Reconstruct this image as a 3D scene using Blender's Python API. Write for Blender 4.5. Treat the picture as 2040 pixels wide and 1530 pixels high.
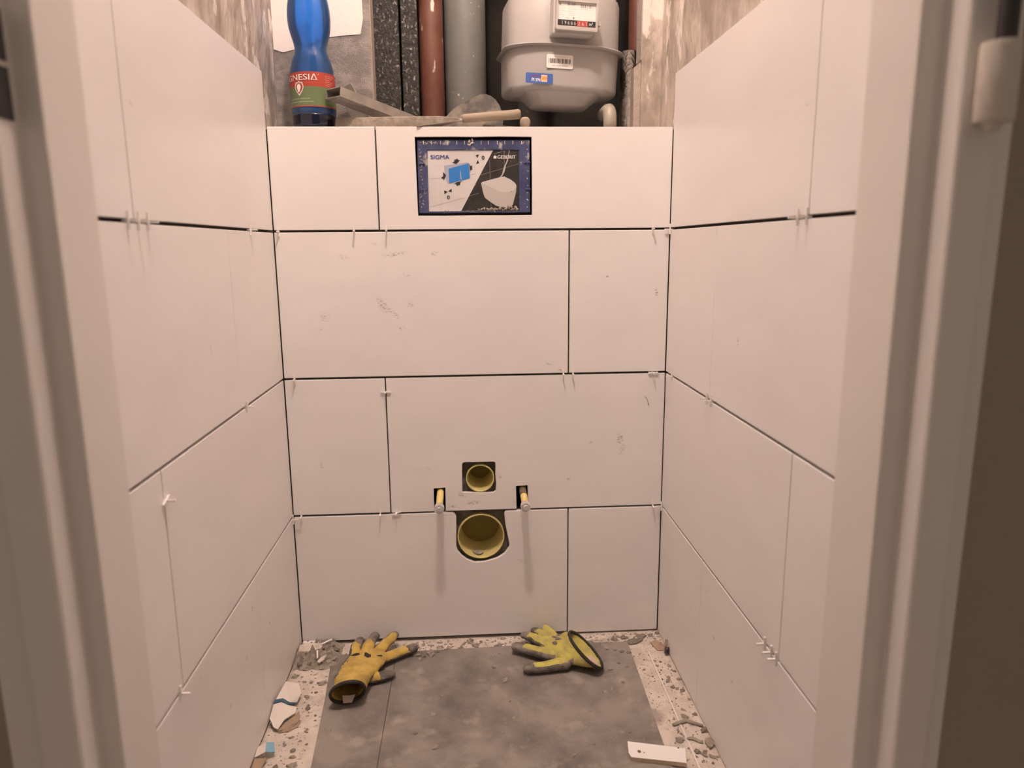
import bpy, bmesh, math, random
from mathutils import Vector, Matrix, noise
from mathutils.geometry import tessellate_polygon

for o in list(bpy.data.objects): bpy.data.objects.remove(o)
S = bpy.context.scene
COL = S.collection
random.seed(7)
V = Vector

# ------------------------------------------------------------------ camera
cam = bpy.data.cameras.new('camera'); camo = bpy.data.objects.new('camera', cam); COL.objects.link(camo)
cam.sensor_fit = 'HORIZONTAL'; cam.sensor_width = 36.0; cam.lens = 1428.0 / 2040 * 36
cam.clip_start = 0.02; cam.clip_end = 50
pitch, roll, yaw = -.1907, .0089, -.0605
Rw = (Matrix.Rotation(yaw, 3, 'Z') @ Matrix.Rotation(pitch, 3, 'X') @ Matrix.Rotation(roll, 3, 'Y'))
r_, f_, u_ = Rw.col[0], Rw.col[1], Rw.col[2]
M = Matrix((( r_[0], u_[0], -f_[0]), (r_[1], u_[1], -f_[1]), (r_[2], u_[2], -f_[2]))).to_4x4()
M.translation = V((-.0177, -1.4872, .8683))
camo.matrix_world = M
cam.dof.use_dof = True; cam.dof.focus_distance = 1.5; cam.dof.aperture_fstop = 3.8
S.camera = camo

# ------------------------------------------------------------------ light
W = bpy.data.worlds.new('world'); S.world = W; W.use_nodes = True
W.node_tree.nodes['Background'].inputs[0].default_value = (1.0, .76, .60, 1)
W.node_tree.nodes['Background'].inputs[1].default_value = .24       # dim hallway outside the door
L = bpy.data.lights.new('ceiling_bulb', 'POINT'); L.energy = 67; L.color = (1, .80, .72); L.shadow_soft_size = .032
Lo = bpy.data.objects.new('ceiling_bulb', L); COL.objects.link(Lo); Lo.location = (-.035, -.72, 2.48)

S.view_settings.view_transform = 'Standard'; S.view_settings.look = 'None'
S.view_settings.exposure = 0.0; S.view_settings.gamma = 1; S.view_settings.use_curve_mapping = False

# ------------------------------------------------------------------ materials
def mat(name, col, rough=.6, metal=0, bump=None, mix=None, spec=.5, stretch=None, detail=5, lo=.42, hi=.6):
    """bump=(scale, strength); mix=(colour2, scale)"""
    m = bpy.data.materials.new(name); m.use_nodes = True
    nt = m.node_tree; n = nt.nodes; p = n['Principled BSDF']
    p.inputs['Base Color'].default_value = (*col, 1); p.inputs['Roughness'].default_value = rough
    p.inputs['Metallic'].default_value = metal; p.inputs['Specular IOR Level'].default_value = spec
    geo = n.new('ShaderNodeNewGeometry'); vec = geo.outputs['Position']
    if stretch:
        mp = n.new('ShaderNodeMapping'); mp.inputs['Scale'].default_value = stretch
        nt.links.new(vec, mp.inputs[0]); vec = mp.outputs[0]
    if mix:
        t = n.new('ShaderNodeTexNoise'); t.inputs['Scale'].default_value = mix[1]; t.inputs['Detail'].default_value = detail
        t.inputs['Roughness'].default_value = .6
        nt.links.new(vec, t.inputs['Vector'])
        r = n.new('ShaderNodeValToRGB'); r.color_ramp.elements[0].position = lo; r.color_ramp.elements[1].position = hi
        r.color_ramp.elements[0].color = (*col, 1); r.color_ramp.elements[1].color = (*mix[0], 1)
        nt.links.new(t.outputs[0], r.inputs[0]); nt.links.new(r.outputs[0], p.inputs['Base Color'])
    if bump:
        t = n.new('ShaderNodeTexNoise'); t.inputs['Scale'].default_value = bump[0]; t.inputs['Detail'].default_value = 4
        nt.links.new(vec, t.inputs['Vector'])
        b = n.new('ShaderNodeBump'); b.inputs['Strength'].default_value = bump[1]; b.inputs['Distance'].default_value = .004
        nt.links.new(t.outputs[0], b.inputs['Height']); nt.links.new(b.outputs[0], p.inputs['Normal'])
    return m

def add_mix(m, col2, fac_socket):
    """put colour col2 over the present base colour where fac is 1"""
    nt = m.node_tree; p = nt.nodes['Principled BSDF']; inp = p.inputs['Base Color']
    mx = nt.nodes.new('ShaderNodeMix'); mx.data_type = 'RGBA'
    if inp.links: nt.links.new(inp.links[0].from_socket, mx.inputs[6])
    else: mx.inputs[6].default_value = inp.default_value
    mx.inputs[7].default_value = (*col2, 1)
    nt.links.new(fac_socket, mx.inputs[0]); nt.links.new(mx.outputs[2], inp)

def specks(m, col2, scale, lo, hi, stretch=None, detail=2):
    nt = m.node_tree; g = nt.nodes.new('ShaderNodeNewGeometry'); vec = g.outputs['Position']
    if stretch:
        mp = nt.nodes.new('ShaderNodeMapping'); mp.inputs['Scale'].default_value = stretch
        nt.links.new(vec, mp.inputs[0]); vec = mp.outputs[0]
    t = nt.nodes.new('ShaderNodeTexNoise'); t.inputs['Scale'].default_value = scale; t.inputs['Detail'].default_value = detail
    nt.links.new(vec, t.inputs['Vector'])
    r = nt.nodes.new('ShaderNodeMapRange'); r.inputs[1].default_value = lo; r.inputs[2].default_value = hi
    nt.links.new(t.outputs[0], r.inputs[0]); add_mix(m, col2, r.outputs[0])

def tile_mat(name, marks=()):
    m = mat(name, (.86, .835, .82), .33, bump=(9, .10), stretch=(1, 1, 2.2), mix=((.89, .865, .85), 4), spec=.45)
    nt = m.node_tree; g = nt.nodes.new('ShaderNodeNewGeometry'); acc = None
    for (x, y, z, rx, rz, ang, s) in marks:
        a = nt.nodes.new('ShaderNodeMapping'); a.vector_type = 'TEXTURE'
        a.inputs['Location'].default_value = (x, y, z); a.inputs['Rotation'].default_value = (0, ang, 0)
        a.inputs['Scale'].default_value = (rx, 5, rz) if abs(x) < .4 else (5, rx, rz); nt.links.new(g.outputs['Position'], a.inputs[0])
        l = nt.nodes.new('ShaderNodeVectorMath'); l.operation = 'LENGTH'; nt.links.new(a.outputs[0], l.inputs[0])
        r = nt.nodes.new('ShaderNodeMapRange'); r.inputs[1].default_value = 1; r.inputs[2].default_value = .2
        r.inputs[3].default_value = 0; r.inputs[4].default_value = s; nt.links.new(l.outputs['Value'], r.inputs[0])
        if acc is None: acc = r.outputs[0]
        else:
            x_ = nt.nodes.new('ShaderNodeMath'); x_.operation = 'MAXIMUM'
            nt.links.new(acc, x_.inputs[0]); nt.links.new(r.outputs[0], x_.inputs[1]); acc = x_.outputs[0]
    if acc is not None:
        t = nt.nodes.new('ShaderNodeTexNoise'); t.inputs['Scale'].default_value = 170; t.inputs['Detail'].default_value = 4
        mp = nt.nodes.new('ShaderNodeMapping'); mp.inputs['Rotation'].default_value = (0, .6, 0); mp.inputs['Scale'].default_value = (1, 1, 2)
        nt.links.new(g.outputs['Position'], mp.inputs[0]); nt.links.new(mp.outputs[0], t.inputs['Vector'])
        r = nt.nodes.new('ShaderNodeMapRange'); r.inputs[1].default_value = .47; r.inputs[2].default_value = .62
        nt.links.new(t.outputs[0], r.inputs[0])
        q = nt.nodes.new('ShaderNodeMath'); q.operation = 'MULTIPLY'
        nt.links.new(acc, q.inputs[0]); nt.links.new(r.outputs[0], q.inputs[1])
        add_mix(m, (.25, .20, .15), q.outputs[0])
    return m

MARKS = [(-.268, 0, .848, .02, .007, .2, .35), (-.203, 0, .874, .006, .005, 0, .6), (-.165, 0, .853, .036, .006, -.12, .6),
         (-.083, 0, .855, .009, .006, -.7, .8), (-.31, 0, .727, .015, .011, 0, .5), (-.322, 0, .703, .007, .006, 0, .6),
         (-.192, 0, .75, .010, .022, -.5, .95), (-.172, 0, .735, .022, .006, .7, .7), (-.155, 0, .703, .009, .005, 0, .5),
         (-.14, 0, .81, .014, .005, .3, .4), (-.135, 0, .75, .008, .010, -.6, .5), (.272, 0, .803, .004, .004, 0, .8), (.377, 0, .77, .005, .012, -.2, .9),
         (.152, 0, .622, .015, .007, 0, .4), (.175, 0, .609, .005, .005, 0, .9), (.305, 0, .455, .011, .016, .3, .8), (.31, 0, .43, .007, .016, .3, .6),
         (.242, 0, .45, .005, .004, 0, .8), (.194, 0, .366, .005, .004, 0, .8), (-.015, 0, .319, .020, .007, 0, .75),
         (.08, 0, .317, .012, .008, 0, .4), (-.058, 0, .312, .010, .005, 0, .7), (.045, 0, .375, .004, .008, 0, .6), (-.11, 0, .40, .007, .006, 0, .4),
         (-.04, 0, .338, .012, .007, .4, .8), (-.335, 0, .41, .005, .016, 0, .4), (.09, 0, .18, .016, .006, .3, .3)]
SIDE = [(-.402, -.451, .163, .005, .004, 0, 1), (-.402, -.36, .189, .006, .004, 0, 1), (-.402, -.222, .176, .004, .003, 0, 1), (.402, -.3126, .2531, .005, .006, 0, 1),
        (.402, -.5557, .277, .006, .004, 0, .9), (.402, -.0653, .494, .004, .003, 0, 1), (.402, -.40, .717, .005, .010, 0, .6), (.402, -.585, 1.035, .006, .004, 0, .8)]
M_tileB = tile_mat('tile glaze back', MARKS)
M_tile = tile_mat('tile glaze', SIDE)
SPOTS = []
M_adh = mat('tile adhesive dark', (.035, .026, .019), .95, bump=(120, .6))  # adhesive darkened to carry the shade of deep joints; also seam dirt
M_adhgrey = mat('adhesive grey darkened', (.10, .085, .067), .9, bump=(90, 1.0), mix=((.16, .14, .11), 40))  # grey mortar, darkened so its colour holds the shade of back-wall joints
M_plaster = mat('smeared plaster', (.30, .26, .22), .9, bump=(70, 1.0), mix=((.56, .50, .45), 17), stretch=(1, 1, .62), detail=10, lo=.40, hi=.62)
specks(M_plaster, (.74, .69, .63), 26, .585, .62, (1, 1, .55), 10)
M_plasterR = mat('smeared plaster pale', (.33, .285, .24), .9, bump=(70, 1.0), mix=((.56, .495, .44), 15), stretch=(1, 1, .60), detail=10, lo=.40, hi=.60)
specks(M_plasterR, (.76, .70, .64), 20, .575, .61, (1, 1, .42), 10)
M_paint = mat('white wall paint', (.82, .78, .74), .8, bump=(60, .2))
M_gyps = mat('plasterboard face', (.52, .48, .44), .85, bump=(300, .5), mix=((.64, .60, .56), 30))
M_mesh = mat('taped joint grey', (.26, .24, .22), .7, bump=(500, 1.0), mix=((.42, .39, .36), 22), stretch=(1, 1, 1.5))
M_edge = mat('plasterboard edge', (.42, .36, .31), .9, bump=(150, .8))
M_dark = mat('shaft shade black', (.008, .007, .006), .95, bump=(30, .6), mix=((.022, .018, .014), 6))  # near-black colour stands in for shade in the shaft and wall recesses
M_speck = mat('bitumen board', (.020, .019, .018), .75, bump=(200, .8), mix=((.045, .042, .038), 60))
specks(M_speck, (.30, .285, .26), 150, .56, .70, (1, 1, .7), 4)
M_brown = mat('brown pipe enamel', (.125, .046, .030), .5, mix=((.15, .062, .043), 18), bump=(60, .15))
specks(M_brown, (.72, .62, .54), 55, .66, .72, (1, 1, .35), 3)
M_gpipe = mat('grey pipe plastic', (.15, .155, .145), .5, mix=((.18, .18, .168), 12))
specks(M_gpipe, (.6, .57, .52), 120, .70, .75, (1, 1, .6), 2)
M_meter = mat('meter grey paint', (.42, .41, .395), .38, bump=(220, .05))
M_meter2 = mat('meter counter plastic', (.50, .485, .465), .4)
M_white = mat('white print', (.86, .84, .82), .5)
M_black = mat('black print', (.025, .023, .022), .5)
M_grey = mat('grey print', (.30, .28, .26), .5)
M_lgrey = mat('light grey print', (.60, .57, .54), .5)
M_blue = mat('sticker blue', (.055, .13, .42), .4)
M_orange = mat('sticker orange', (.95, .33, .09), .4)
M_porange = mat('sticker pale orange', (1.0, .60, .40), .4)
M_red = mat('register red', (.45, .07, .06), .4)
M_frameblue = mat('blue plastic', (.050, .064, .155), .45, mix=((.07, .085, .185), 30), bump=(70, .5))
specks(M_frameblue, (.42, .39, .35), 48, .60, .68, None, 6)
M_card = mat('card white', (.72, .70, .70), .5, mix=((.66, .64, .63), 15))
M_cardk = mat('card black', (.028, .026, .025), .4, mix=((.045, .042, .038), 25))
M_sky = mat('card blue', (.04, .22, .62), .4)
M_lav = mat('card lavender', (.42, .44, .54), .5)
M_navy = mat('print navy', (.07, .09, .30), .5)
M_bowl = mat('toilet picture grey', (.52, .50, .47), .5)
M_bowl2 = mat('toilet picture lid', (.62, .60, .57), .5)
M_yel = mat('yellow pipe plastic', (.68, .60, .25), .4, mix=((.62, .54, .22), 30))
M_yel2 = mat('yellow sleeve plastic', (.76, .60, .22), .45)
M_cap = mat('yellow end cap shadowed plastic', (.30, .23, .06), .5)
M_steel = mat('zinc steel', (.74, .72, .70), .3, metal=.55)
M_alu = mat('aluminium dusty', (.36, .335, .30), .5, metal=.3, bump=(80, .2), mix=((.27, .25, .22), 30))
M_rust = mat('dirty band', (.16, .12, .08), .8)
M_wood = mat('pale worn wood', (.32, .265, .20), .8, bump=(60, .5), stretch=(.3, 1, 1), mix=((.26, .21, .155), 25))
M_mortarstick = mat('mortar smeared stick', (.22, .19, .155), .9, bump=(90, .8), mix=((.34, .295, .245), 30))
M_trowel = mat('smeared trowel rubber', (.24, .215, .18), .7, bump=(60, .5), mix=((.075, .07, .062), 22))
M_pvc = mat('white fitting plastic', (.33, .30, .25), .4)
M_frame = mat('door frame enamel', (.80, .765, .73), .33, bump=(6, .03))
M_wallout = mat('hallway paint', (.34, .30, .25), .8, bump=(80, .1))
M_hinge = mat('hinge painted steel', (.62, .57, .51), .45, bump=(60, .3))
M_hpin = mat('hinge pin dark steel', (.03, .027, .028), .4)
M_floor = mat('screed pale dusty', (.55, .49, .43), .9, bump=(130, .7), mix=((.66, .60, .53), 26))
specks(M_floor, (.30, .26, .22), 75, .64, .74, None, 5)
specks(M_floor, (.36, .31, .27), 12, .60, .70, None, 6)
M_board = mat('dusty grey board', (.135, .122, .108), .85, bump=(180, .35), mix=((.27, .24, .212), 9), detail=9, lo=.34, hi=.60)
specks(M_board, (.35, .31, .265), 20, .58, .74, None, 7)
M_crumb = mat('mortar crumb', (.27, .235, .195), .95, bump=(160, 1.0), mix=((.36, .315, .265), 60))
M_crumbd = mat('mortar crumb damp', (.21, .18, .145), .95, bump=(160, 1.0))
M_chalk = mat('white chalky scrap', (.70, .64, .57), .9, bump=(140, .8), mix=((.55, .49, .42), 60))
M_knit = mat('yellow knit', (.63, .45, .115), .9, bump=(900, .5), mix=((.47, .33, .09), 34))
M_knit2 = mat('lime yellow knit', (.60, .555, .13), .9, bump=(900, .5), mix=((.46, .40, .14), 34))
M_coat = mat('grey glove coating', (.115, .10, .086), .75, bump=(300, .5), mix=((.25, .22, .195), 34))
M_bind = mat('dark cuff binding', (.035, .030, .024), .85, bump=(500, .6))
M_cloth = mat('white cloth label', (.62, .52, .46), .9, bump=(200, .5))
M_cloth2 = mat('pink beige cloth label', (.56, .44, .38), .9, bump=(200, .5))
M_paper = mat('white cardboard', (.72, .67, .62), .75, bump=(60, .3))
M_tan = mat('brown cardboard inside', (.36, .27, .19), .9, bump=(120, .6))
M_stripe = mat('blue print on cardboard', (.035, .10, .15), .6)
M_teal = mat('light blue print on cardboard', (.18, .38, .50), .6)
M_bisc = mat('tile biscuit edge', (.55, .44, .30), .9, bump=(200, .5))
M_spacer = mat('spacer plastic', (.93, .90, .86), .35)
M_labred = mat('bottle label red', (.40, .055, .036), .4)
M_labgreen = mat('bottle label green', (.13, .185, .085), .4)
M_labgreen2 = mat('label text pale green', (.55, .62, .48), .4)
M_labpink = mat('label text pink', (.85, .60, .55), .4)

def pet(name, col, fac=.55):
    m = bpy.data.materials.new(name); m.use_nodes = True; nt = m.node_tree; n = nt.nodes
    for x in list(n): n.remove(x)
    out = n.new('ShaderNodeOutputMaterial')
    tr = n.new('ShaderNodeBsdfTransparent'); tr.inputs[0].default_value = (*col, 1)
    df = n.new('ShaderNodeBsdfTranslucent'); df.inputs[0].default_value = (col[0] * .8, col[1] * .9, col[2], 1)
    dd = n.new('ShaderNodeBsdfDiffuse'); dd.inputs[0].default_value = (col[0] * .6, col[1] * .8, col[2], 1)
    gl = n.new('ShaderNodeBsdfGlossy'); gl.inputs['Roughness'].default_value = .08; gl.inputs[0].default_value = (1, 1, 1, 1)
    a0 = n.new('ShaderNodeMixShader'); a0.inputs[0].default_value = .5
    a = n.new('ShaderNodeMixShader'); a.inputs[0].default_value = fac
    b = n.new('ShaderNodeMixShader'); fr = n.new('ShaderNodeFresnel'); fr.inputs[0].default_value = 1.6
    nt.links.new(df.outputs[0], a0.inputs[1]); nt.links.new(dd.outputs[0], a0.inputs[2])
    nt.links.new(tr.outputs[0], a.inputs[1]); nt.links.new(a0.outputs[0], a.inputs[2])
    nt.links.new(fr.outputs[0], b.inputs[0]); nt.links.new(a.outputs[0], b.inputs[1]); nt.links.new(gl.outputs[0], b.inputs[2])
    nt.links.new(b.outputs[0], out.inputs[0])
    return m
M_pet = pet('blue bottle plastic', (.15, .48, 1.0), .30)
M_petb = pet('thick blue bottle base', (.07, .16, .50), .06)
M_water = pet('water in blue bottle', (.006, .015, .05), .8)

# ------------------------------------------------------------------ helpers
def wloc(o):
    v = V((0, 0, 0))
    while o: v = v + o.location; o = o.parent
    return v
def link(name, me, m, parent=None, base=None, smooth=False, bevel=None):
    """me has world coordinates; the object gets its own origin (base) or its parent's"""
    o = bpy.data.objects.new(name, me); COL.objects.link(o)
    org = wloc(parent) if parent else V(base if base is not None else (0, 0, 0))
    if org.length: me.transform(Matrix.Translation(-org))
    if parent: o.parent = parent
    else: o.location = org
    if m is not None:
        for mm in (m if isinstance(m, (list, tuple)) else [m]): me.materials.append(mm)
    if smooth:
        me.polygons.foreach_set('use_smooth', [True] * len(me.polygons))
    if bevel:
        b = o.modifiers.new('bevel', 'BEVEL'); b.width = bevel; b.segments = 2; b.limit_method = 'ANGLE'; b.angle_limit = .6
    return o
def mesh(vs, fs):
    me = bpy.data.meshes.new('m'); me.from_pydata([tuple(v) for v in vs], [], fs); me.update(); return me
def fixn(me):
    bm = bmesh.new(); bm.from_mesh(me); bmesh.ops.recalc_face_normals(bm, faces=bm.faces); bm.to_mesh(me); bm.free(); return me
def thing(name, label, cat, loc, group=None):
    o = bpy.data.objects.new(name, None); COL.objects.link(o); o.location = loc; o.empty_display_size = .02
    return tag(o, label, cat, group)
def tag(o, label=None, cat=None, group=None, kind=None):
    if label: o['label'] = label
    if cat: o['category'] = cat
    if group: o['group'] = group
    if kind: o['kind'] = kind
    return o
def struct(o, label=None):
    o['kind'] = 'structure'
    if label: o['label'] = label
    return o
BF = [(0, 1, 3, 2), (4, 6, 7, 5), (0, 4, 5, 1), (2, 3, 7, 6), (0, 2, 6, 4), (1, 5, 7, 3)]
def boxm(x0, x1, y0, y1, z0, z1):
    vs = [(x, y, z) for x in (x0, x1) for y in (y0, y1) for z in (z0, z1)]
    return fixn(mesh(vs, BF))
def boxes(bl):
    vs, fs = [], []
    for b in bl:
        k = len(vs); x0, x1, y0, y1, z0, z1 = b
        vs += [(x, y, z) for x in (x0, x1) for y in (y0, y1) for z in (z0, z1)]; fs += [tuple(i + k for i in f) for f in BF]
    return fixn(mesh(vs, fs))
def obox(c, ax, ay, az):
    """oriented box: centre and three half vectors"""
    c, ax, ay, az = V(c), V(ax), V(ay), V(az)
    vs = [c + ax * i + ay * j + az * k for i in (-1, 1) for j in (-1, 1) for k in (-1, 1)]
    return fixn(mesh(vs, BF))
def plate(outer, holes, t, to):
    """flat polygon with holes, thickness t; to(u, v, w) maps to world (w from 0 to t)"""
    loops = [outer] + list(holes)
    tris = tessellate_polygon([[V((a, b, 0)) for a, b in l] for l in loops])
    pts = [p for l in loops for p in l]; n = len(pts)
    vs = [to(a, b, 0) for a, b in pts] + [to(a, b, t) for a, b in pts]
    fs = []
    if holes:
        fs += [tuple(f) for f in tris] + [tuple(i + n for i in reversed(f)) for f in tris]
    else:
        if len(outer) <= 6: fs += [tuple(range(n)), tuple(range(2 * n - 1, n - 1, -1))]
        else: fs += [tuple(f) for f in tris] + [tuple(i + n for i in reversed(f)) for f in tris]
    k = 0
    for l in loops:
        m_ = len(l)
        for i in range(m_):
            j = (i + 1) % m_; fs.append((k + i, k + j, k + j + n, k + i + n))
        k += m_
    return fixn(mesh(vs, fs))
def onY(y0):                                      # plate standing in XZ, thickness along +Y
    return lambda a, b, w: (a, y0 + w, b)
def lathe(prof, c, n=32, axis='Z', fn=None):
    """prof: (r, h) list; axis Z up or Y"""
    vs, fs = [], []
    for r, h in prof:
        for i in range(n):
            t = 2 * math.pi * i / n; rr = fn(r, h, t) if fn else r
            if axis == 'Z': vs.append((c[0] + rr * math.cos(t), c[1] + rr * math.sin(t), c[2] + h))
            else: vs.append((c[0] + rr * math.cos(t), c[1] + h, c[2] + rr * math.sin(t)))
    m_ = len(prof)
    for k in range(m_ - 1):
        for i in range(n):
            j = (i + 1) % n; fs.append((k * n + i, k * n + j, (k + 1) * n + j, (k + 1) * n + i))
    if prof[0][0] > 1e-6: fs.append(tuple(range(n - 1, -1, -1)))
    if prof[-1][0] > 1e-6: fs.append(tuple(range((m_ - 1) * n, m_ * n)))
    return mesh(vs, fs)
def tubem(path, rad, n=14, cap=True, squash=None):
    """tube along points; rad float or list"""
    P = [V(p) for p in path]; R = rad if isinstance(rad, (list, tuple)) else [rad] * len(P)
    vs, fs = [], []; up = None
    for i, p in enumerate(P):
        d = (P[min(i + 1, len(P) - 1)] - P[max(i - 1, 0)]).normalized()
        if up is None: up = V((0, 0, 1)) if abs(d.z) < .9 else V((1, 0, 0))
        a = d.cross(up).normalized(); b = a.cross(d).normalized(); up = b
        for k in range(n):
            t = 2 * math.pi * k / n; vs.append(p + (a * math.cos(t) + b * math.sin(t) * (squash or 1)) * R[i])
    for i in range(len(P) - 1):
        for k in range(n):
            j = (k + 1) % n; fs.append((i * n + k, i * n + j, (i + 1) * n + j, (i + 1) * n + k))
    if cap: fs += [tuple(range(n - 1, -1, -1)), tuple(range((len(P) - 1) * n, len(P) * n))]
    return fixn(mesh(vs, fs))
def join(ms):
    bm = bmesh.new()
    for m_ in ms: bm.from_mesh(m_)
    me = bpy.data.meshes.new('m'); bm.to_mesh(me); bm.free(); return me
SCR = bpy.data.scenes.new('scratch')          # evaluates single objects without the rest of the scene
def ev_mesh(o):
    SCR.collection.objects.link(o); vl = SCR.view_layers[0]; vl.update(); dg = vl.depsgraph; dg.update()
    return bpy.data.meshes.new_from_object(o.evaluated_get(dg))
def text_mesh(s, to, box, bold=0.0):
    """letters as a flat mesh fitted into box (x0, x1, y0, y1), then mapped by to(u, v)"""
    cu = bpy.data.curves.new('t', 'FONT'); cu.body = s; cu.resolution_u = 3; cu.offset = bold
    o = bpy.data.objects.new('t', cu); me = ev_mesh(o)
    bpy.data.objects.remove(o); bpy.data.curves.remove(cu)
    xs = [v.co.x for v in me.vertices]; ys = [v.co.y for v in me.vertices]
    if not xs: return me
    x0, x1, y0, y1 = min(xs), max(xs), min(ys), max(ys)
    for v in me.vertices:
        u = box[0] + (v.co.x - x0) / (x1 - x0) * (box[1] - box[0]); w = box[2] + (v.co.y - y0) / max(y1 - y0, 1e-6) * (box[3] - box[2])
        v.co = V(to(u, w))
    me.update()
    return me
def bold_mesh(s, to, box, d):
    ms = [text_mesh(s, (lambda u, v, k=k: to(u + k * d, v)), box) for k in (-1, 0, 1)]
    for k, m_ in enumerate(ms): m_.transform(Matrix.Translation((0, -.00015 * k, 0)))   # no coplanar copies
    return join(ms)
def polys(pl, to):
    vs, fs = [], []
    for p in pl:
        k = len(vs); vs += [to(a, b) for a, b in p]
        if len(p) <= 4: fs.append(tuple(range(k, k + len(p))))
        else:
            for f in tessellate_polygon([[V((a, b, 0)) for a, b in p]]): fs.append(tuple(i + k for i in f))
    return mesh(vs, fs)
def circ(cx, cz, r, n=28): return [(cx + r * math.cos(2 * math.pi * i / n), cz + r * math.sin(2 * math.pi * i / n)) for i in range(n)]
def lump(r, seed, flat=.5, sub=2, amp=.35):
    bm = bmesh.new(); bmesh.ops.create_icosphere(bm, subdivisions=sub, radius=1)
    for v in bm.verts:
        k = 1 + amp * noise.noise(v.co * 1.3 + V((seed * 3.1, 0, seed))) + amp * .6 * noise.noise(v.co * 3 + V((0, seed * 2.7, 0)))
        v.co *= k; v.co.z *= flat; v.co.z = max(v.co.z, -.35 * flat); v.co *= r
    zmin = min(v.co.z for v in bm.verts)
    for v in bm.verts: v.co.z -= zmin
    me = bpy.data.meshes.new('m'); bm.to_mesh(me); bm.free(); return me

# ------------------------------------------------------------------ the setting
XL, XR = -.402, .402            # tile faces of the side walls
TT = .009                       # tile thickness
FZ = -.004                      # screed level
floor = struct(link('floor', boxm(-1.4, 1.4, -2.4, .6, -.15, FZ), M_floor), 'pale dusty bare screed floor of the small toilet room')
struct(link('ceiling', boxm(-.6, .6, -.9, .75, 2.62, 2.7), M_paint), 'plain ceiling above the toilet room')
struct(link('trim_1', obox((.3586, -.30, FZ + .0008), (.0011, .2136, 0), (.0016, 0, 0), (0, 0, .0012)), M_paper), 'thin raised pale ridge line along the floor by the right wall')

# side walls: plaster body + adhesive bed with joint shade in its colour + tiles
rows = [(0.003, .2976), (.3022, .5976), (.6022, .8974), (.9024, 1.2)]
def side_wall(name, sgn, pm, label):
    X = sgn * .402
    def bx(a, b, y0, y1, z0, z1): return boxm(min(sgn * a, sgn * b), max(sgn * a, sgn * b), y0, y1, z0, z1)
    w = struct(link(name, bx(.414, .56, -.80, .75, -.15, 2.62), pm), label)
    link('adhesive_bed', bx(.4105, .4145, -.799, -.001, FZ, 1.196), M_adh, w)
    for i, (z0, z1) in enumerate(rows):
        if sgn > 0 and i == 0: z0 = -.001
        j = -.281 if i % 2 == 0 else -.6085
        g = .0007 if i % 2 == 0 else .0011
        for (y0, y1) in ((j + g, -.0012), (-.797, j - g)):
            link('tile', bx(.402, .411, y0, y1, z0, z1), M_tile, w, bevel=.0008)
    return w
wl = side_wall('wall_left', -1, M_plaster, 'left wall with pale large tiles below and smeared grey plaster above')
wr = side_wall('wall_right', 1, M_plasterR, 'right wall with pale large tiles below and smeared plaster above')

# back wall: pre-wall with openings, tiles with cut-outs
BW = .4005
wb = struct(link('wall_back', plate([(-.414, FZ), (.414, FZ), (.414, 1.0965), (-.414, 1.0965)],
    [circ(.0015, .3728, .0325), circ(.001, .2392, .0530), [(-.10, .296), (-.073, .296), (-.073, .357), (-.10, .357)],
     [(.079, .296), (.107, .296), (.107, .357), (.079, .357)], [(-.1175, .927), (.1185, .927), (.1185, 1.0825), (-.1175, 1.0825)]], .02, onY(TT + .004)), M_adhgrey),
    'half-height boxed-in back wall covered with pale large tiles')
link('wall_core', boxes([(-.414, .414, .105, .16, -.1, 1.0955), (-.414, -.14, .0335, .105, FZ, 1.0955), (.14, .414, .0335, .105, FZ, 1.0955)]), M_dark, wb)
link('ledge_top', boxm(-.414, .414, .0105, .215, 1.0955, 1.0975), M_gyps, wb)
def ptile(outer, holes=()):
    return link('tile', plate(outer, holes, TT, onY(0)), M_tileB, wb, bevel=.0013 if not holes else .0008)
def rect(x0, x1, z0, z1): return [(x0, z0), (x1, z0), (x1, z1), (x0, z1)]
# row 4 (top, cut to height)
ptile(rect(-BW, -.1935, .9022, 1.0995))
ptile(rect(-.1905, BW, .9022, 1.0995), [[(-.1137, .929), (-.06, .9285), (.0, .929), (.06, .9287), (.1162, .9292), (.1165, 1.0), (.1158, 1.0805), (.05, 1.0812), (0, 1.0803), (-.05, 1.0808), (-.1154, 1.0802), (-.1145, 1.0)]])
# row 3
ptile(rect(-BW, .1912, .6022, .8978)); ptile(rect(.1941, BW, .6022, .8978))
# row 2: square pipe hole and two bolt notches
ptile(rect(-BW, -.1945, .3022, .5978))
ptile([(-.1918, .3022), (-.0996, .3022), (-.0994, .354), (-.0742, .3556), (-.0747, .3022), (.0800, .3022), (.0792, .3546), (.1046, .3552), (.1056, .3022), (BW, .3022), (BW, .5978), (-.1918, .5978)],
      [[(-.039, .3425), (-.0375, .3455), (-.0372, .40), (-.0365, .4085), (-.033, .4112), (.03, .411), (.0345, .4095), (.0352, .40), (.0345, .38), (.0362, .36), (.0348, .344), (.030, .3405), (.0, .3412), (-.03, .3425)]])
# row 1: U shaped drain cut-out
ptile([(-BW, .0045), (.1926, .0045), (.1926, .2978), (.058, .2978), (.0545, .296), (.0530, .291), (.0553, .2663), (.0594, .2427), (.0637, .219), (.0625, .212), (.0523, .1981), (.0355, .188), (.0075, .1807), (-.0147, .1804), (-.030, .187), (-.0421, .1968), (-.0507, .2078), (-.0538, .2173), (-.0530, .25), (-.0522, .288), (-.055, .295), (-.060, .2978), (-BW, .2978)])
ptile(rect(.1952, BW, .0005, .2978))

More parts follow.
